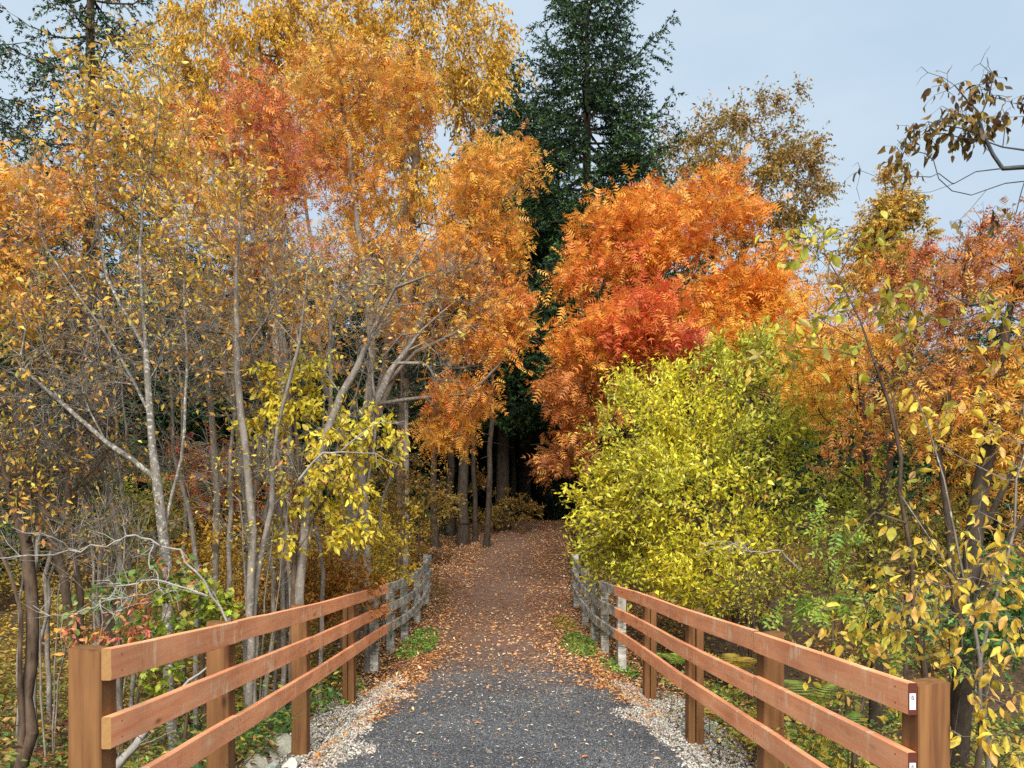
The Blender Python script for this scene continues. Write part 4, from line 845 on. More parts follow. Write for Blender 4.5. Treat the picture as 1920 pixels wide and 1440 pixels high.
# ------------------------------------------------------------------ right: yellow green shrub
st = []
for i, (bx, tx, ty) in enumerate([(1400, 1180, 820), (1410, 1290, 760), (1420, 1360, 720), (1430, 1450, 760), (1440, 1530, 880), (1390, 1130, 960)]):
    st.append(PP([G(1415, 11.5) if i else G(1415, 11.5), ((1415 + bx) / 2 + (tx - 1415) * .15, 1080, 11.6), ((1415 + tx) / 2, 950, 11.8 - .2 * (i % 3)), (tx, ty, 12 - .4 * (i % 3))]))
tree('yellow_shrub', 'large yellow green shrub bulging over the right fence', 'shrub', P(*G(1415, 11.5)), st,
     [(1215, 860, 85, 100, 12, 1.0, 125, 1, 0), (1300, 835, 85, 85, 12.2, 1.0, 100, 1, 0), (1180, 745, 25, 35, 12.3, .4, 16, 1, 0), (1255, 720, 35, 35, 12.5, .4, 20, 1, 0), (1340, 690, 30, 36, 12.6, .4, 22, 1, 1), (1410, 672, 34, 36, 12.6, .4, 24, 1, 1), (1470, 690, 40, 45, 12.5, .4, 22, 1, 1), (1560, 800, 40, 50, 12, .5, 20, .9, 1), (1600, 900, 50, 60, 11.6, .5, 30, .8, 1), (1105, 960, 22, 40, 12.6, .3, 10, 1, 0), (1110, 1020, 30, 35, 12.8, .3, 14, 1, 0), (1390, 765, 95, 80, 12.6, 1.0, 110, 1, 1), (1175, 960, 75, 85, 12.4, .9, 95, 1, 0), (1150, 1045, 60, 35, 13, .5, 36, 1, 0), (1230, 1075, 60, 30, 12.2, .5, 36, 1, 0), (1340, 1110, 80, 35, 11, .5, 40, .9, 0), (1280, 940, 110, 100, 11.4, .9, 130, 1, 0), (1410, 900, 105, 115, 11.6, 1.0, 110, 1, 1), (1215, 1015, 80, 45, 12.6, .6, 60, 1, 0), (1330, 1060, 120, 60, 11.2, .7, 90, .9, 0), (1480, 800, 60, 70, 12, .8, 46, .9, 1), (1500, 960, 80, 80, 11.3, .8, 50, .7, 1), (1130, 880, 32, 60, 12.5, .6, 20, 1, 0), (1420, 1080, 80, 50, 10.6, .6, 30, .6, 1)],
     [YGR, ([(204, 204, 64), (218, 212, 76), (176, 186, 64), (228, 222, 110), (216, 170, 70)], [4, 3, 3, 1, .6])], 121, .07, M['bark_brown'], TS, .09, twigs=4, twig_len=.46, leaves=7, droop=-.05, outward=.9, nup=.7, seg=.28, tip_r=.003, stem_r=.03, single=250, freq=.9, clump=.35)
for (px, py, d, lb, sd) in [(1570, 960, 8.5, 'leafy bright green elder sprig right of the yellow green shrub', 131), (1585, 1110, 7.4, 'bright green large leaved elder behind the near right rail', 132)]:
    tree('green_shrub', lb, 'shrub', P(*G(px - 10, d)), [PP([G(px - 10, d), (px - 8, py + 90, d), (px, py + 10, d)])],
         [(px, py, 50, 50, d, .3, 6, .7, 0), (px - 60, py + 40, 40, 40, d, .3, 4, .7, 0), (px + 20, py + 70, 40, 35, d, .3, 3, .7, 0)], [([(158, 188, 72), (186, 204, 84), (130, 164, 70), (206, 212, 96)], [3, 3, 2, 1])], sd, .018, M['bark_brown'], TP, .19, twigs=3, twig_len=.22, leaves=4, droop=.5, nup=.7, seg=.2, tip_r=.003, single=60)
# ------------------------------------------------------------------ right: rust rowans
tree('rowan_tree', 'rust orange rowan behind the thin yellow leaved sapling', 'tree', P(*G(1640, 10)), [PP([G(1640, 10), (1640, 1000, 10), (1620, 800, 10), (1600, 620, 10)]), PP([(1640, 1000, 10), (1680, 800, 10.2), (1720, 600, 10.2), (1750, 500, 10)])],
     [(1560, 620, 90, 90, 10, .7, 70, .9, 2), (1640, 560, 80, 70, 10.4, .7, 56, .9, 0), (1740, 540, 90, 80, 10.3, .7, 74, .9, 1), (1700, 670, 110, 90, 10, .7, 70, .85, 0), (1620, 740, 120, 80, 10, .7, 60, .85, 2), (1740, 800, 90, 90, 10.2, .6, 50, .8, 2), (1540, 730, 60, 50, 10.2, .5, 30, .9, 2), (1600, 840, 60, 50, 10, .5, 24, .8, 0)],
     [RUS, ([(200, 104, 64), (214, 116, 68), (180, 84, 64), (226, 144, 76)], [3, 3, 2, 1]), ORG], 141, .09, M['bark_dark'], TQ + TP[:1], .15, twigs=3, twig_len=.32, leaves=4, droop=.35, nup=.7, seg=.35, stem_r=.05, berries=16, single=150)
tree('rowan_tree', 'orange and yellow rowan with dark spreading stems at the right edge', 'tree', P(*G(1805, 7.2)), [PP([G(1805, 7.2), (1800, 1200, 7.2), (1825, 1020, 7.2), (1850, 860, 7.3), (1880, 680, 7.4), (1900, 540, 7.5)]), PP([(1800, 1200, 7.2), (1780, 1000, 7.3), (1760, 850, 7.5), (1790, 700, 7.6)]), PP([(1825, 1020, 7.2), (1890, 900, 7.1), (1960, 760, 7.2)]), PP([(1800, 1200, 7.2), (1860, 1060, 7.0), (1930, 960, 7)])],
     [(1850, 520, 90, 80, 7.8, .6, 80, 1, 0), (1890, 640, 90, 100, 7.5, .6, 90, 1, 1), (1800, 660, 80, 80, 7.9, .5, 60, 1, 0), (1860, 780, 90, 90, 7.5, .6, 80, 1, 1), (1780, 850, 60, 80, 7.8, .5, 40, .8, 1), (1900, 440, 50, 50, 8, .4, 30, .7, 2), (1960, 600, 80, 150, 7.6, .6, 60, 1, 1), (1890, 950, 60, 60, 7.4, .5, 30, .7, 1)],
     [RUS, ORG, ([(196, 104, 72), (214, 130, 80), (176, 84, 72)], [2, 2, 1])], 142, .11, M['bark_dark'], TQ + TP[:1], .14, twigs=3, twig_len=.3, leaves=3, droop=.35, nup=.6, seg=.3, stem_r=.075, berries=10, single=120)
# ------------------------------------------------------------------ right foreground sapling with large yellow leaves
BY = ([(232, 200, 70), (240, 212, 90), (216, 178, 64), (234, 186, 104), (200, 190, 72)], [4, 3, 2, 1.4, 1.4])
BYG = ([(188, 178, 56), (206, 192, 76), (160, 156, 52), (214, 204, 110)], [3, 3, 2, 1])
tree('sapling', 'thin dark stemmed sapling with large yellow leaves beside the near right post', 'shrub', P(1748, 1500, 4.7), 
     [PP([(1760, 1560), (1738, 1300), (1712, 1120), (1698, 980), (1690, 860), (1668, 760), (1640, 680), (1612, 600), (1572, 520), (1548, 480)], 4.7), PP([(1690, 860), (1676, 760), (1662, 700), (1610, 640), (1540, 600)], 4.7), PP([(1668, 760), (1700, 690), (1740, 620)], 4.7), PP([(1640, 680), (1560, 655), (1470, 650)], 4.6), PP([(1698, 980), (1640, 960), (1590, 1010)], 4.6)],
     [(1565, 480, 60, 40, 4.7, .2, 9, 1, 1), (1500, 470, 30, 20, 4.7, .1, 3, 1, 1), (1600, 600, 80, 70, 4.7, .25, 12, .9, 1), (1480, 640, 60, 40, 4.6, .2, 9, 1, 1), (1700, 560, 60, 70, 4.8, .2, 7, .6, 1), (1640, 740, 80, 60, 4.7, .2, 5, .4, 0), (1690, 1080, 70, 80, 4.6, .2, 10, .8, 0), (1640, 1180, 90, 60, 4.7, .25, 16, .9, 0), (1590, 1230, 60, 40, 4.8, .2, 8, .9, 0), (1720, 960, 60, 80, 4.7, .2, 7, .7, 0)],
     [BY, BYG], 151, .022, M['bark_brown'], TO, .08, twigs=2, twig_len=.2, leaves=3, droop=.5, nup=.3, seg=.18, tip_r=.0022, stem_r=.017, single=300, inner=.06, twig_r=.0016, wig=.2, spread=.7)
tree('sapling', 'sapling with the largest yellow leaves at the bottom right corner', 'shrub', P(1850, 1560, 4.2),
     [PP([(1860, 1600), (1850, 1380), (1838, 1240), (1812, 1110), (1790, 1000), (1770, 900), (1740, 800)], 4.2), PP([(1838, 1240), (1880, 1080), (1905, 900), (1930, 700)], 4.2), PP([(1812, 1110), (1750, 1020), (1690, 930)], 4.3)],
     [(1840, 1060, 60, 60, 4.1, .2, 9, .9, 0), (1850, 1180, 60, 70, 4.0, .2, 10, .9, 0), (1890, 1130, 40, 60, 3.9, .15, 7, .9, 0), (1870, 1300, 50, 60, 4.0, .2, 8, .9, 0), (1850, 880, 70, 80, 4.3, .2, 10, .9, 0), (1890, 740, 60, 90, 4.3, .2, 10, .9, 0), (1780, 800, 60, 60, 4.4, .2, 7, .9, 0), (1890, 1400, 50, 50, 3.9, .2, 6, .9, 0), (1760, 1040, 50, 60, 4.2, .2, 6, .8, 0), (1730, 1180, 60, 50, 4.3, .2, 5, .6, 0), (1900, 560, 40, 60, 4.3, .2, 6, .9, 1)],
     [BY, BYG], 152, 0.018, M['bark_grey'], TO, .076, twigs=2, twig_len=.2, leaves=3, droop=.6, nup=.3, seg=.18, tip_r=.0022, stem_r=.014, single=300, inner=.05, twig_r=.0016, wig=.2, spread=.7)
tree('sapling', 'twiggy yellow sapling behind the near right rails', 'shrub', P(1570, 1560, 5.6),
     [PP([(1600, 1460), (1610, 1350), (1640, 1250), (1620, 1120), (1580, 1000)], 5.7), PP([(1640, 1250), (1700, 1150), (1730, 1000)], 5.7)],
     [(1650, 1230, 90, 60, 5.6, .3, 17, .8, 0), (1610, 1360, 80, 50, 5.4, .3, 13, .8, 0), (1680, 1120, 80, 70, 5.8, .3, 14, .7, 0), (1490, 1350, 50, 40, 5.6, .3, 6, .8, 0), (1540, 1240, 60, 40, 5.9, .3, 10, .7, 1), (1590, 1420, 90, 30, 5, .2, 14, .9, 1)],
     [BY, BYG], 153, .022, M['bark_brown'], TO, .07, twigs=3, twig_len=.2, leaves=3, droop=.4, nup=.4, seg=.18, tip_r=.0022, stem_r=.014, single=200, inner=.08, twig_r=.0016, wig=.2)
# ------------------------------------------------------------------ top right: branches reaching in from a tree beyond the frame
BRN = ([(126, 98, 44), (150, 118, 50), (100, 72, 42), (176, 136, 60), (88, 66, 44)], [3, 3, 2, 1, 2])
dB = 4.6
tree('overhanging_tree', 'tree beyond the right edge whose bare branches with brown leaves reach into the sky', 'tree', P(2180, 1400, dB),
     [PP([(2200, 1500), (2190, 1000), (2160, 600), (2100, 380), (2000, 320), (1940, 312), (1880, 316), (1830, 322), (1790, 344), (1745, 360), (1705, 362), (1670, 350), (1640, 330)], dB),
      PP([(2100, 380), (1990, 345), (1930, 339), (1885, 344), (1850, 356), (1822, 366), (1785, 358), (1760, 335), (1750, 300), (1735, 288), (1700, 280), (1682, 262)], dB),
      PP([(1880, 316), (1862, 290), (1845, 255), (1835, 225), (1830, 205), (1815, 190), (1790, 160), (1768, 145)], dB), PP([(1845, 255), (1800, 240), (1765, 235), (1740, 228)], dB), PP([(1835, 225), (1855, 180), (1862, 140)], dB),
      PP([(1990, 300), (1930, 283), (1880, 276), (1840, 262), (1800, 258), (1770, 250)], dB), PP([(1850, 356), (1820, 392), (1800, 412), (1802, 440), (1796, 470)], dB), PP([(1930, 312), (1915, 360), (1905, 400), (1870, 440), (1830, 480)], dB),
      PP([(1785, 344), (1760, 325), (1745, 332), (1700, 330)], dB), PP([(2160, 600), (2020, 640), (1930, 610), (1860, 578), (1820, 572), (1760, 540), (1720, 520)], dB), PP([(1860, 578), (1800, 600), (1700, 600), (1640, 590)], dB)],
     [(1720, 250, 30, 22, dB, .12, 8, 1, 0), (1770, 232, 40, 18, dB, .12, 9, 1, 0), (1835, 235, 45, 22, dB, .12, 12, 1, 0), (1850, 160, 28, 24, dB, .1, 7, 1, 0), (1785, 160, 22, 18, dB, .1, 4, 1, 0), (1815, 200, 22, 20, dB, .1, 4, 1, 0), (1690, 290, 14, 25, dB, .08, 4, 1, 0), (1900, 215, 40, 30, dB, .15, 10, 1, 0), (1700, 320, 18, 12, dB, .08, 2, 1, 0), (1880, 400, 30, 15, dB, .1, 3, .9, 0), (1620, 318, 12, 8, dB, .05, 1, .6, 0), (1850, 115, 18, 25, dB, .05, 2, 0, 0), (1745, 130, 12, 10, dB, .05, 1, 0, 0), (1610, 365, 14, 10, dB, .05, 1, 0, 0), (1700, 560, 70, 40, dB, .2, 8, .8, 1), (1850, 560, 60, 40, dB, .2, 6, .8, 1)],
     [BRN, BYG], 161, .024, M['bark_sky'], TO, .06, twigs=2, twig_len=.12, leaves=3, droop=.9, nup=.1, seg=.15, tip_r=.0022, single=300, inner=.04, twig_r=.0014, wig=.25, spread=.6, bf=.05, leaf_name='leaf')
# ------------------------------------------------------------------ left: rowans, grey stems
DS = 3.2
GAP = -.95
tree('rowan_tree', 'big many stemmed orange rowan with red berries leaning over the path', 'tree', P(*G(660, 9.6)),
     [PP([G(660, 9.6), (658, 1000, 9.6), (668, 880, 9.5), (690, 760, 9.4), (700, 650, 9.4), (680, 500, 9.3), (660, 330, 9.2), (640, 180, 9.2)]), PP([(668, 880, 9.5), (730, 720, 9.3), (790, 600, 9.1), (850, 480, 9), (930, 400, 8.9), (980, 335, 8.8)]), PP([(690, 760, 9.4), (780, 660, 9), (880, 610, 8.8)]), PP([(658, 1000, 9.6), (700, 800, 9.9), (740, 560, 10), (760, 380, 10), (770, 200, 10)]),
      PP([(668, 880, 9.5), (600, 700, 9.6), (590, 500, 9.6), (560, 300, 9.6)]), PP([(690, 760, 9.4), (800, 745, 9.1), (870, 740, 8.9), (930, 690, 8.8)])],
     [(640, 170, 130, 100, 9.4, .9, 100, 1, 0), (750, 200, 100, 110, 9.8, .9, 100, 1, 0), (700, 330, 150, 110, 9.6, .9, 100, .9, 0), (600, 300, 110, 110, 9.5, .8, 60, .9, 2), (900, 350, 90, 85, 9, .6, 80, 1, 1), (965, 310, 40, 60, 8.8, .3, 26, 1, 1), (920, 450, 70, 60, 9, .5, 44, 1, 1), (840, 500, 110, 90, 9.2, .8, 80, 1, 1), (940, 560, 55, 60, 9.2, .6, 40, 1, 3), (900, 600, 90, 60, 9.2, .6, 40, .9, 0), (780, 600, 110, 70, 9.3, .8, 60, .7, 1), (900, 640, 80, 40, 9.1, .6, 40, .9, 3), (850, 740, 80, 55, 9.3, .6, 40, .9, 3), (830, 800, 75, 30, 9.4, .5, 30, 1, 1), (640, 480, 120, 110, 9.5, .8, 50, .6, 0), (720, 450, 90, 90, 9.6, .7, 40, .8, 1), (640, 660, 90, 80, 9.5, .7, 30, .3, 0), (500, 220, 70, 90, 9.8, .7, 40, 1, 2)],
     [ORG, ([(240, 168, 66), (230, 148, 60), (246, 190, 84), (212, 124, 56)], [3, 3, 2, 1]), ([(226, 132, 64), (210, 104, 62), (190, 80, 64), (238, 162, 74)], [3, 2, 1, 2]), RORG], 171, .16, M['bark_grey'], TQ + TP[:1], .17, twigs=4, twig_len=.34, leaves=3, droop=.4, nup=.5, seg=.32, stem_r=.075, berries=46, single=300, spread=.9)
DS = 0.
tree('rowan_tree', 'rust red rowan with slender grey stems behind the lichen covered trunk', 'tree', P(*G(470, 10.2)),
     [PP([G(470, 10.2), (470, 1000, 10.2), (450, 800, 10.2), (440, 600, 10.2), (460, 400, 10.2), (480, 220, 10.2)]), PP([(470, 1000, 10.2), (490, 800, 10.3), (510, 600, 10.3), (540, 420, 10.3)]), PP([(450, 800, 10.2), (400, 600, 10.3), (380, 430, 10.3)])],
     [(480, 260, 90, 90, 10.2, .7, 70, 1, 1), (420, 350, 110, 100, 10.3, .8, 80, 1, 0), (520, 400, 90, 110, 10.3, .8, 60, .9, 1), (430, 500, 110, 110, 10.3, .8, 60, .8, 0), (530, 560, 90, 90, 10.3, .7, 40, .6, 0), (450, 650, 100, 80, 10.3, .7, 24, .4, 0), (340, 260, 70, 70, 10.5, .6, 40, 1, 0), (380, 880, 80, 100, 10.8, .6, 26, .7, 1)],
     [ORG, ([(212, 114, 66), (190, 84, 64), (230, 142, 68), (170, 78, 60)], [3, 2, 3, 1])], 172, .09, M['bark_grey'], TQ + TP[:1], .17, twigs=4, twig_len=.34, leaves=3, droop=.35, nup=.5, seg=.32, stem_r=.055, berries=14, single=150)
tree('rowan_tree', 'bright orange rowan at the left edge below the drooping spruce', 'tree', P(*G(-60, 10.5)), [PP([G(-60, 10.5), (-50, 800, 10.5), (-20, 550, 10.5), (20, 400, 10.5)])],
     [(30, 390, 100, 60, 10.5, .7, 70, 1, 0), (100, 400, 60, 50, 10.8, .5, 30, 1, 1), (0, 500, 80, 70, 10.5, .7, 50, 1, 0), (-60, 450, 80, 150, 10.5, .7, 40, 1, 0), (130, 350, 50, 30, 10.8, .4, 12, 1, 1)],
     [ORG, RORG], 173, .09, M['bark_grey'], TQ + TP[:1], .17, twigs=4, twig_len=.34, leaves=3, droop=.35, nup=.6, seg=.35)
tree('lichen_tree', 'grey trunk spotted with lichen, its fan of bare branches spreading left', 'tree', P(*G(322, 7.4)),
     [PP([G(322, 7.4), (316, 1120, 7.4), (306, 1000, 7.4), (294, 900, 7.4), (282, 780, 7.4), (274, 660, 7.5), (266, 560, 7.5), (262, 470, 7.5), (268, 380, 7.5), (285, 300, 7.5), (300, 200, 7.5), (296, 120, 7.5)]), PP([(294, 900, 7.4), (200, 830, 7.3), (120, 760, 7.2), (40, 690, 7.1)]), PP([(282, 780, 7.4), (220, 660, 7.3), (150, 560, 7.3), (90, 470, 7.3)]), PP([(306, 1000, 7.4), (340, 860, 7.6), (350, 700, 7.7), (345, 560, 7.8), (350, 400, 7.8)]), PP([(274, 660, 7.5), (200, 520, 7.5), (180, 380, 7.5), (170, 250, 7.5)])],
     [(250, 260, 110, 120, 7.6, .7, 90, .9, 0), (190, 400, 110, 110, 7.5, .7, 80, .8, 0), (330, 420, 90, 110, 7.7, .6, 60, .8, 0), (90, 480, 80, 80, 7.4, .6, 44, .9, 0), (50, 610, 60, 90, 7.3, .5, 36, .95, 0), (190, 560, 110, 80, 7.5, .6, 70, .3, 0), (150, 700, 120, 90, 7.4, .5, 110, .1, 0), (100, 800, 90, 70, 7.4, .5, 60, .08, 0), (330, 620, 90, 110, 7.7, .6, 70, .15, 0), (180, 150, 40, 70, 7.6, .3, 12, .9, 0), (290, 120, 40, 60, 7.6, .3, 12, .8, 0)],
     [LYL], 174, .055, M['bark_lichen'], TS + TO[:2], .066, twigs=5, twig_len=.32, leaves=4, droop=.25, nup=.4, seg=.26, tip_r=.0032, stem_r=.038, single=300, twig_r=.0022, bf=.12)
YL2 = ([(232, 210, 66), (240, 222, 84), (214, 190, 62), (196, 190, 64)], [4, 3, 2, 1])
tree('yellow_shrub', 'bright lemon yellow shrub between the grey stems left of the path', 'shrub', P(*G(545, 8.6)),
     [PP([G(545, 8.6), (552, 1020, 8.6), (560, 880, 8.6), (550, 760, 8.6)]), PP([(552, 1020, 8.6), (620, 920, 8.6), (670, 860, 8.6)])],
     [(540, 740, 60, 60, 8.7, .35, 30, 1, 0), (500, 800, 40, 40, 8.6, .3, 14, 1, 0), (600, 820, 60, 55, 8.6, .35, 26, .9, 0), (690, 810, 50, 50, 8.6, .3, 26, .95, 0), (620, 920, 75, 55, 8.6, .35, 36, 1, 0), (640, 985, 45, 30, 8.7, .25, 22, 1, 0), (560, 990, 60, 60, 8.8, .35, 26, .9, 0), (575, 690, 40, 30, 8.8, .3, 12, 1, 0)],
     [YL2, ([(222, 190, 50), (230, 150, 50)], [3, 1])], 175, .035, M['bark_brown'], TO + TS[:1], .085, twigs=3, twig_len=.22, leaves=5, droop=.6, nup=.2, seg=.25, tip_r=.003, stem_r=.022, single=300)
DS = 0.
def stems_tree(label, base_px, d, tops, rad, seed, bark='bark_grey', defs=None, lf=.25, pal=LYL, **kw):
    b = G(base_px, d); ss = []
    for i, pts in enumerate(tops):
        ss.append(PP([b if i == 0 else (base_px, b[1], d)] + [(px, py, d + (.1 * i)) for px, py in pts]))
    tree('grey_tree', label, 'tree', P(*b), ss, defs, [pal], seed, rad, M[bark], TS, .07, twigs=5, twig_len=.34, leaves=4, droop=.1, nup=.3, seg=.3, tip_r=.0035, stem_r=rad * .6, group='bare grey stemmed trees left of the fence', twig_r=.0022, **kw)
stems_tree('smooth grey tree with paired stems in front of the yellow shrub', 560, 8.6, [[(562, 1100), (575, 950), (600, 850), (640, 740), (690, 640), (740, 540), (800, 440)], [(545, 1100), (530, 900), (500, 760), (470, 640), (440, 560)]], .07, 181, defs=[(760, 560, 110, 110, 8.6, .5, 50, .15, 0), (640, 640, 100, 100, 8.6, .5, 30, .1, 0), (480, 650, 90, 100, 8.6, .5, 36, .15, 0), (700, 780, 100, 40, 8.3, .4, 16, .05, 0), (860, 520, 80, 60, 8.5, .4, 20, .1, 0)])
stems_tree('forked grey tree right behind the joint of the second left rail', 470, 8.2, [[(468, 1150), (475, 1000), (462, 850), (445, 700), (442, 560), (450, 420), (455, 300)], [(480, 1100), (510, 950), (520, 800), (560, 650), (580, 480)]], .065, 182, defs=[(440, 500, 80, 110, 8.2, .5, 34, .3, 0), (560, 560, 90, 110, 8.3, .5, 34, .2, 0), (380, 640, 90, 80, 8.2, .5, 26, .1, 0), (450, 330, 60, 80, 8.2, .4, 20, .8, 0), (520, 850, 80, 60, 8.2, .4, 16, .1, 0)])
stems_tree('grey brown tree with leaning twin stems at the far left', 150, 7.6, [[(140, 1200), (120, 1080), (80, 950), (60, 820), (50, 700)], [(150, 1180), (130, 1000), (128, 850), (120, 720), (130, 600)]], .07, 183, bark='bark_brown', defs=[(60, 740, 90, 80, 7.6, .5, 40, .1, 0), (120, 660, 80, 80, 7.6, .5, 30, .15, 0), (30, 880, 60, 80, 7.5, .4, 40, .12, 1 - 1), (200, 850, 70, 70, 7.6, .4, 20, .1, 0)])
stems_tree('thin straight stem between lichen trunk and forked tree', 400, 9.0, [[(402, 1120), (405, 980), (400, 820), (385, 680), (390, 520)]], .045, 184, defs=[(390, 600, 60, 100, 9, .4, 26, .4, 0), (420, 760, 60, 60, 9, .4, 14, .3, 0)])
stems_tree('leaning dark stem bending out over the left edge', 40, 6.8, [[(40, 1150), (20, 1080), (-10, 1010), (-40, 940)], [(60, 1120), (50, 1020), (20, 930), (0, 850)]], .06, 185, bark='bark_brown', defs=[(20, 850, 60, 90, 6.8, .4, 34, .2, 0), (60, 960, 50, 60, 6.8, .3, 20, .3, 0)], lf=.2)
stems_tree('grey stem pair just left of the big rowan trunk', 530, 9.4, [[(530, 1120), (525, 950), (540, 760), (520, 560), (500, 400)], [(536, 1080), (600, 940), (620, 760), (620, 600), (640, 420)]], .055, 186, defs=[(620, 520, 80, 110, 9.4, .5, 34, .4, 0), (520, 480, 70, 100, 9.4, .5, 30, .5, 0), (700, 520, 60, 100, 9.4, .5, 20, .3, 0)])
DS = 2.8
stems_tree('pale forked trunk beside the path, partly hidden by yellow leaves', 690, 9.0, [[(688, 1050), (684, 940), (675, 850), (690, 780), (730, 700), (790, 620), (860, 560)], [(680, 950), (700, 850), (705, 760), (690, 640), (700, 500)]], .09, 187, defs=[(800, 620, 110, 80, 8.9, .5, 44, .1, 0), (840, 700, 90, 60, 8.8, .4, 24, .05, 0), (720, 560, 70, 90, 9, .4, 24, .2, 0), (900, 540, 70, 60, 8.8, .4, 20, .1, 0)])
DS = 0.
DS = 0.
rs = R(808)
for i, (px, d) in enumerate([(365, 8.8), (430, 8.5), (500, 9.2), (515, 10.8), (600, 9.6), (640, 12.4), (720, 14.0), (345, 10.6), (250, 9.6), (225, 8.3), (180, 10.1), (100, 9.4), (65, 8.0), (560, 11.4)]):
    w = lambda k: rs.normal(0, k); px0 = px; ln = w(14); pts = [(px + w(8), 1080), (px + ln + w(8), 960), (px + ln * 2 + w(14), 850), (px + ln * 3.4 + w(18), 700), (px + ln * 5 + w(25), 540 + w(30))]; tx, ty = pts[-1]
    b = G(px, d); st = [PP([b] + [(p[0], p[1], d) for p in pts])]
    tree('grey_tree', 'slender bare grey stem in the thicket left of the fence', 'tree', P(*b), st, [(tx, ty - 10, 60, 110, d, .5, 16, .25, 0), (pts[3][0], 720, 65, 90, d, .4, 22, .1, 0), (pts[2][0], 860, 60, 60, d, .35, 14, .06, 0)], [[LYL, ORG][i % 2]], 820 + i, .03, M['bark_grey'], TS, .07, twigs=5, twig_len=.36, leaves=4, droop=.1, nup=.3, seg=.3, tip_r=.0035, stem_r=.022 + .012 * rs.random(), group='slender bare stems in the left thicket', twig_r=.0026)
for lb, px, py, d, rx, ry, n, pl, sd, bk in [('tangle of fine bare grey twigs at the far left below the lichen branches', 90, 900, 7.8, 110, 110, 110, LYL, 851, 'bark_grey'), ('bare twiggy bush between the lichen trunk and the dogwood', 200, 1010, 7.0, 90, 80, 70, OLI, 852, 'bark_grey'),
        ('bare twiggy bush in front of the bright lemon shrub', 480, 940, 8.4, 100, 110, 90, YL2, 853, 'bark_grey'), ('brown leafless thicket right of the large yellow green shrub', 1580, 980, 9.6, 90, 110, 100, YGR, 854, 'bark_brown'), ('brown twiggy thicket behind the near right end post', 1760, 1120, 6.6, 110, 120, 90, YGR, 855, 'bark_brown'), ('leafless brush under the yellow green shrub just over the right rail', 1440, 1120, 9.6, 110, 50, 80, YGR, 856, 'bark_brown')]:
    b = G(px, d); tree('twiggy_bush', lb, 'shrub', P(*b), [PP([b, (px - 15, (b[1] + py) / 2, d), (px - 30, py, d)]), PP([b, (px + 15, (b[1] + py) / 2, d), (px + 35, py - 20, d)]), PP([b, (px + 30, (b[1] + py) / 2 + 20, d), (px + 60, py + 10, d)])], [(px, py, rx, ry, d, .5, n, .3, 0)], [pl], sd, .02, M[bk], TS, .05, twigs=4, twig_len=.3, leaves=3, droop=0, nup=.3, seg=.25, tip_r=.003, stem_r=.014, twig_r=.002, bf=.1)
# pale dead branches crossing the lower left
def dead_branch(label, lines, d, seed, rad=.010):
    r = R(seed); root = empty('dead_branch', P(lines[0][0][0], lines[0][0][1], d), label, 'branch', 'bleached dead branches at the lower left'); W = []
    for j, ln in enumerate(lines):
        q = np.array(PP(ln, d)); q = np.concatenate([[q[i] + (q[i + 1] - q[i]) * t for t in (0, .33, .66)] for i in range(len(q) - 1)] + [[q[-1]]]).reshape(-1, 3); q[1:-1] += r.normal(0, .012, (len(q) - 2, 3)); q[:, 1] += np.linspace(0, .5, len(q)) * r.uniform(-.6, .6)
        rr = np.linspace(rad * (1 if j == 0 else .6), .0025, len(q)) * r.uniform(.85, 1.15, len(q)); W.append(tubes(q[:-1], q[1:], rr[:-1], rr[1:], 6))
        for k in range(1, len(q) - 1):
            for rep_ in range(2):
                if r.random() < .55:
                    dv = nrm(q[k + 1] - q[k] + r.normal(0, .12, 3)); L_ = r.uniform(.06, .28); tw = np.stack([q[k], q[k] + dv * L_ * .5 + r.normal(0, .012, 3), q[k] + dv * L_ + r.normal(0, .035, 3)]); W.append(tubes(tw[:-1], tw[1:], np.array([.003, .0022]), np.array([.0022, .0012]), 4))
    V, Fq = join(W); build('stem', V, Fq, M['bark_pale'], root, smooth=True)
dead_branch('long bleached branch rising from behind the rail and crossing to the left edge', [[(425, 1165), (385, 1090), (345, 1035), (290, 1012), (250, 1003), (215, 1022), (150, 1035), (60, 1042), (0, 1052), (-60, 1060)], [(287, 1014), (283, 1055), (300, 1080), (318, 1106), (345, 1106)], [(150, 1035), (120, 1010), (60, 990)]], 5.9, 191)
dead_branch('bleached branch with hooked twigs below the long one', [[(390, 1118), (330, 1098), (262, 1088), (225, 1100), (195, 1122), (150, 1145), (85, 1160), (45, 1137)], [(188, 1125), (205, 1145), (235, 1145), (260, 1125), (262, 1105)], [(190, 1122), (240, 1122), (290, 1105)], [(225, 1100), (200, 1090), (160, 1095)]], 5.5, 192, .008)
dead_branch('bleached twig arching over the rail from the forked tree', [[(560, 900), (600, 850), (640, 845), (700, 850), (750, 870)], [(640, 845), (700, 800), (760, 790)]], 7.9, 193, .012)
dead_branch('fallen dark branch lying behind the near left rails', [[(215, 1440), (260, 1390), (290, 1340), (340, 1280), (400, 1230)]], 5.2, 194, .03)
dead_branch('bleached branch poking out of the yellow green shrub', [[(1500, 1070), (1460, 1032), (1410, 1036), (1375, 1020), (1300, 1040)], [(1410, 1036), (1390, 1030), (1370, 1015), (1310, 1018)]], 9.4, 195, .012)
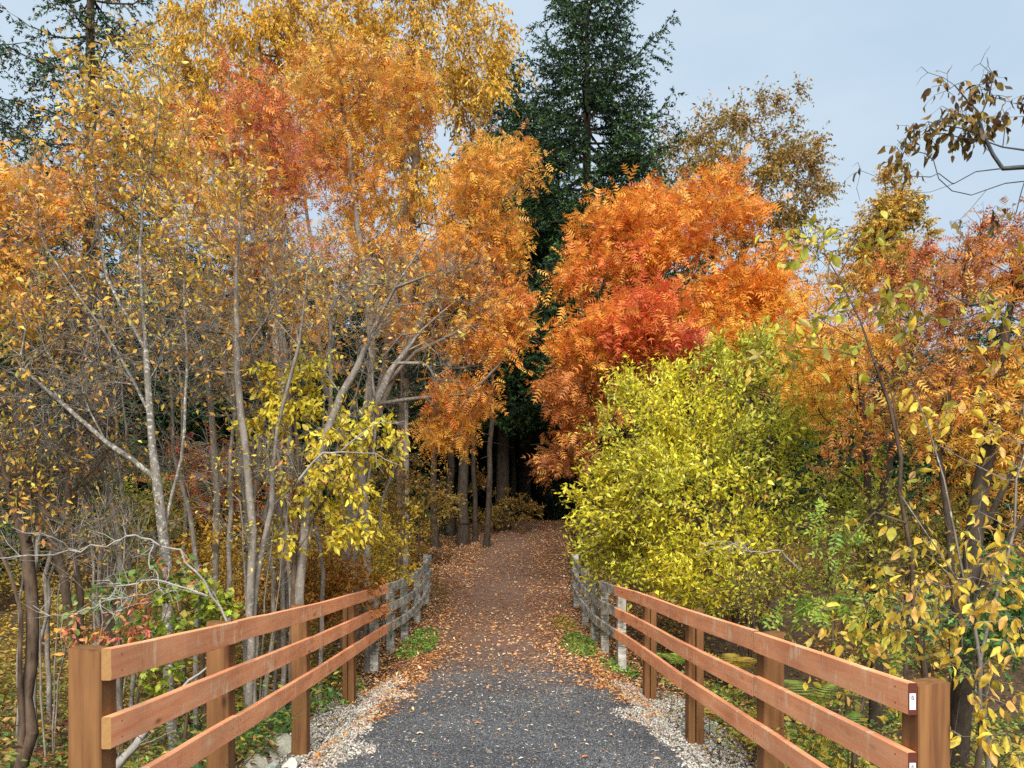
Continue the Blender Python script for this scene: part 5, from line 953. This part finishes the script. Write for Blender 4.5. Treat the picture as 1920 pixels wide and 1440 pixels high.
# low leafy shrubs on the left bank
tree('dogwood_shrub', 'low green shrub with pink red lower leaves behind the near left post', 'shrub', P(*G(230, 6.0)), [PP([G(230, 6.0), (225, 1190, 6), (215, 1110, 6)]), PP([G(230, 6.0), (270, 1180, 6), (285, 1080, 6)])],
     [(180, 1110, 60, 60, 6, .3, 24, 1, 0), (250, 1080, 70, 50, 6.1, .3, 26, 1, 0), (225, 1165, 60, 35, 5.8, .25, 15, 1, 1), (280, 1160, 50, 40, 6, .25, 10, .9, 0), (170, 1190, 40, 20, 5.8, .2, 8, 1, 1)],
     [([(112, 146, 72), (132, 160, 78), (88, 122, 60), (176, 160, 76)], [3, 3, 2, 2]), ([(206, 104, 84), (232, 148, 104), (132, 140, 70), (230, 160, 80)], [3, 2, 2, 2])], 201, .02, M['bark_brown'], TO, .07, twigs=2, twig_len=.15, leaves=4, droop=.3, nup=.5, seg=.18, tip_r=.0025, single=200)
tree('currant_shrub', 'yellow green shrub rising just above the near left rail', 'shrub', P(*G(350, 6.3)), [PP([G(350, 6.3), (348, 1200, 6.3), (350, 1140, 6.3)])],
     [(350, 1130, 50, 40, 6.3, .25, 20, 1, 0), (320, 1180, 60, 30, 6.2, .25, 16, 1, 0), (400, 1140, 30, 30, 6.4, .2, 8, 1, 0), (300, 1240, 60, 40, 6, .3, 14, .9, 0)], [([(176, 186, 60), (140, 160, 56), (200, 190, 80), (110, 140, 56)], [3, 3, 1, 2])], 202, .018, M['bark_brown'], TL + TO[:1], .06, twigs=3, twig_len=.14, leaves=4, droop=.2, nup=.5, seg=.18, tip_r=.0025, single=100)
tree('olive_shrub', 'grey green twiggy shrub at the left edge with small dull leaves', 'shrub', P(*G(30, 8.4)), [PP([G(30, 8.4), (40, 1000, 8.4), (60, 850, 8.4)]), PP([G(30, 8.4), (110, 1000, 8.4), (160, 900, 8.4)])],
     [(50, 860, 100, 90, 8.4, .5, 60, .5, 0), (160, 940, 100, 80, 8.6, .5, 60, .6, 0), (60, 1010, 90, 70, 8.2, .5, 50, .6, 0), (240, 1010, 80, 70, 8.8, .5, 36, .7, 0)], [([(128, 130, 66), (150, 148, 80), (104, 100, 52), (170, 150, 60)], [3, 2, 2, 2])], 203, .03, M['bark_grey'], TS, .05, twigs=4, twig_len=.26, leaves=5, droop=.1, nup=.4, seg=.25, tip_r=.003)
for i, (px, py, d, lb, pl) in enumerate([(715, 930, 16, 'brown yellow leafy shrub just left of the fence end', OLI), (785, 915, 21, 'dull gold shrub in the shade behind the fence end', OLI), (480, 950, 12, 'rust coloured shrub in the shade behind the grey stems', RUS), (380, 1060, 9.6, 'yellow brown shrub at the foot of the grey stems', LYL), (672, 1000, 13.5, 'low yellow shrub rising behind the grey left rails', YEL), (930, 940, 27.5, 'faint yellow brown shrub between the path side trunks', OLI), (1040, 930, 33, 'dark green shrub at the far end of the path', ([(44, 70, 40), (60, 92, 50), (36, 54, 36)], [2, 2, 1])), (1840, 1150, 6.4, 'dark green low shrub behind the largest yellow leaves', (GRN, [3, 1, 3, 1, 1])), (1700, 1000, 9.0, 'olive yellow shrub filling the gap behind the sapling', (YG, [3, 3, 2, 2, 1])), (600, 1080, 10.6, 'orange brown shrub low behind the second left rail', (ORB, [2, 2, 2, 1, 1])), (290, 950, 11.5, 'green gold shrub in the shade behind the lichen trunk', (YG, [2, 3, 2, 2, 2]))]):
    b = G(px, d); s = 12. / d if d > 12 else 1.
    tree('leafy_shrub', lb, 'shrub', P(*b), [PP([b, (px, (b[1] + py) / 2, d), (px, py, d)])], [(px, py, 90 * (s ** .6), 75 * (s ** .5), d, .6 + .02 * d, 60, 1, 0), (px - 30, py + 45, 80 * s ** .5, 40 * s ** .5, d, .6, 30, 1, 0), (px + 40, py + 25, 60 * s ** .5, 50 * s ** .5, d, .6, 30, 1, 0)], [pl], 210 + i, .03, M['bark_brown'], TS, .062 + .0012 * d, twigs=4, twig_len=.3, leaves=8, droop=.25, nup=.6, seg=.3, tip_r=.003)
print('TRIS', NTRI[0], 'TIME', round(time.time() - T0, 1), 'OBJ', len(bpy.data.objects))
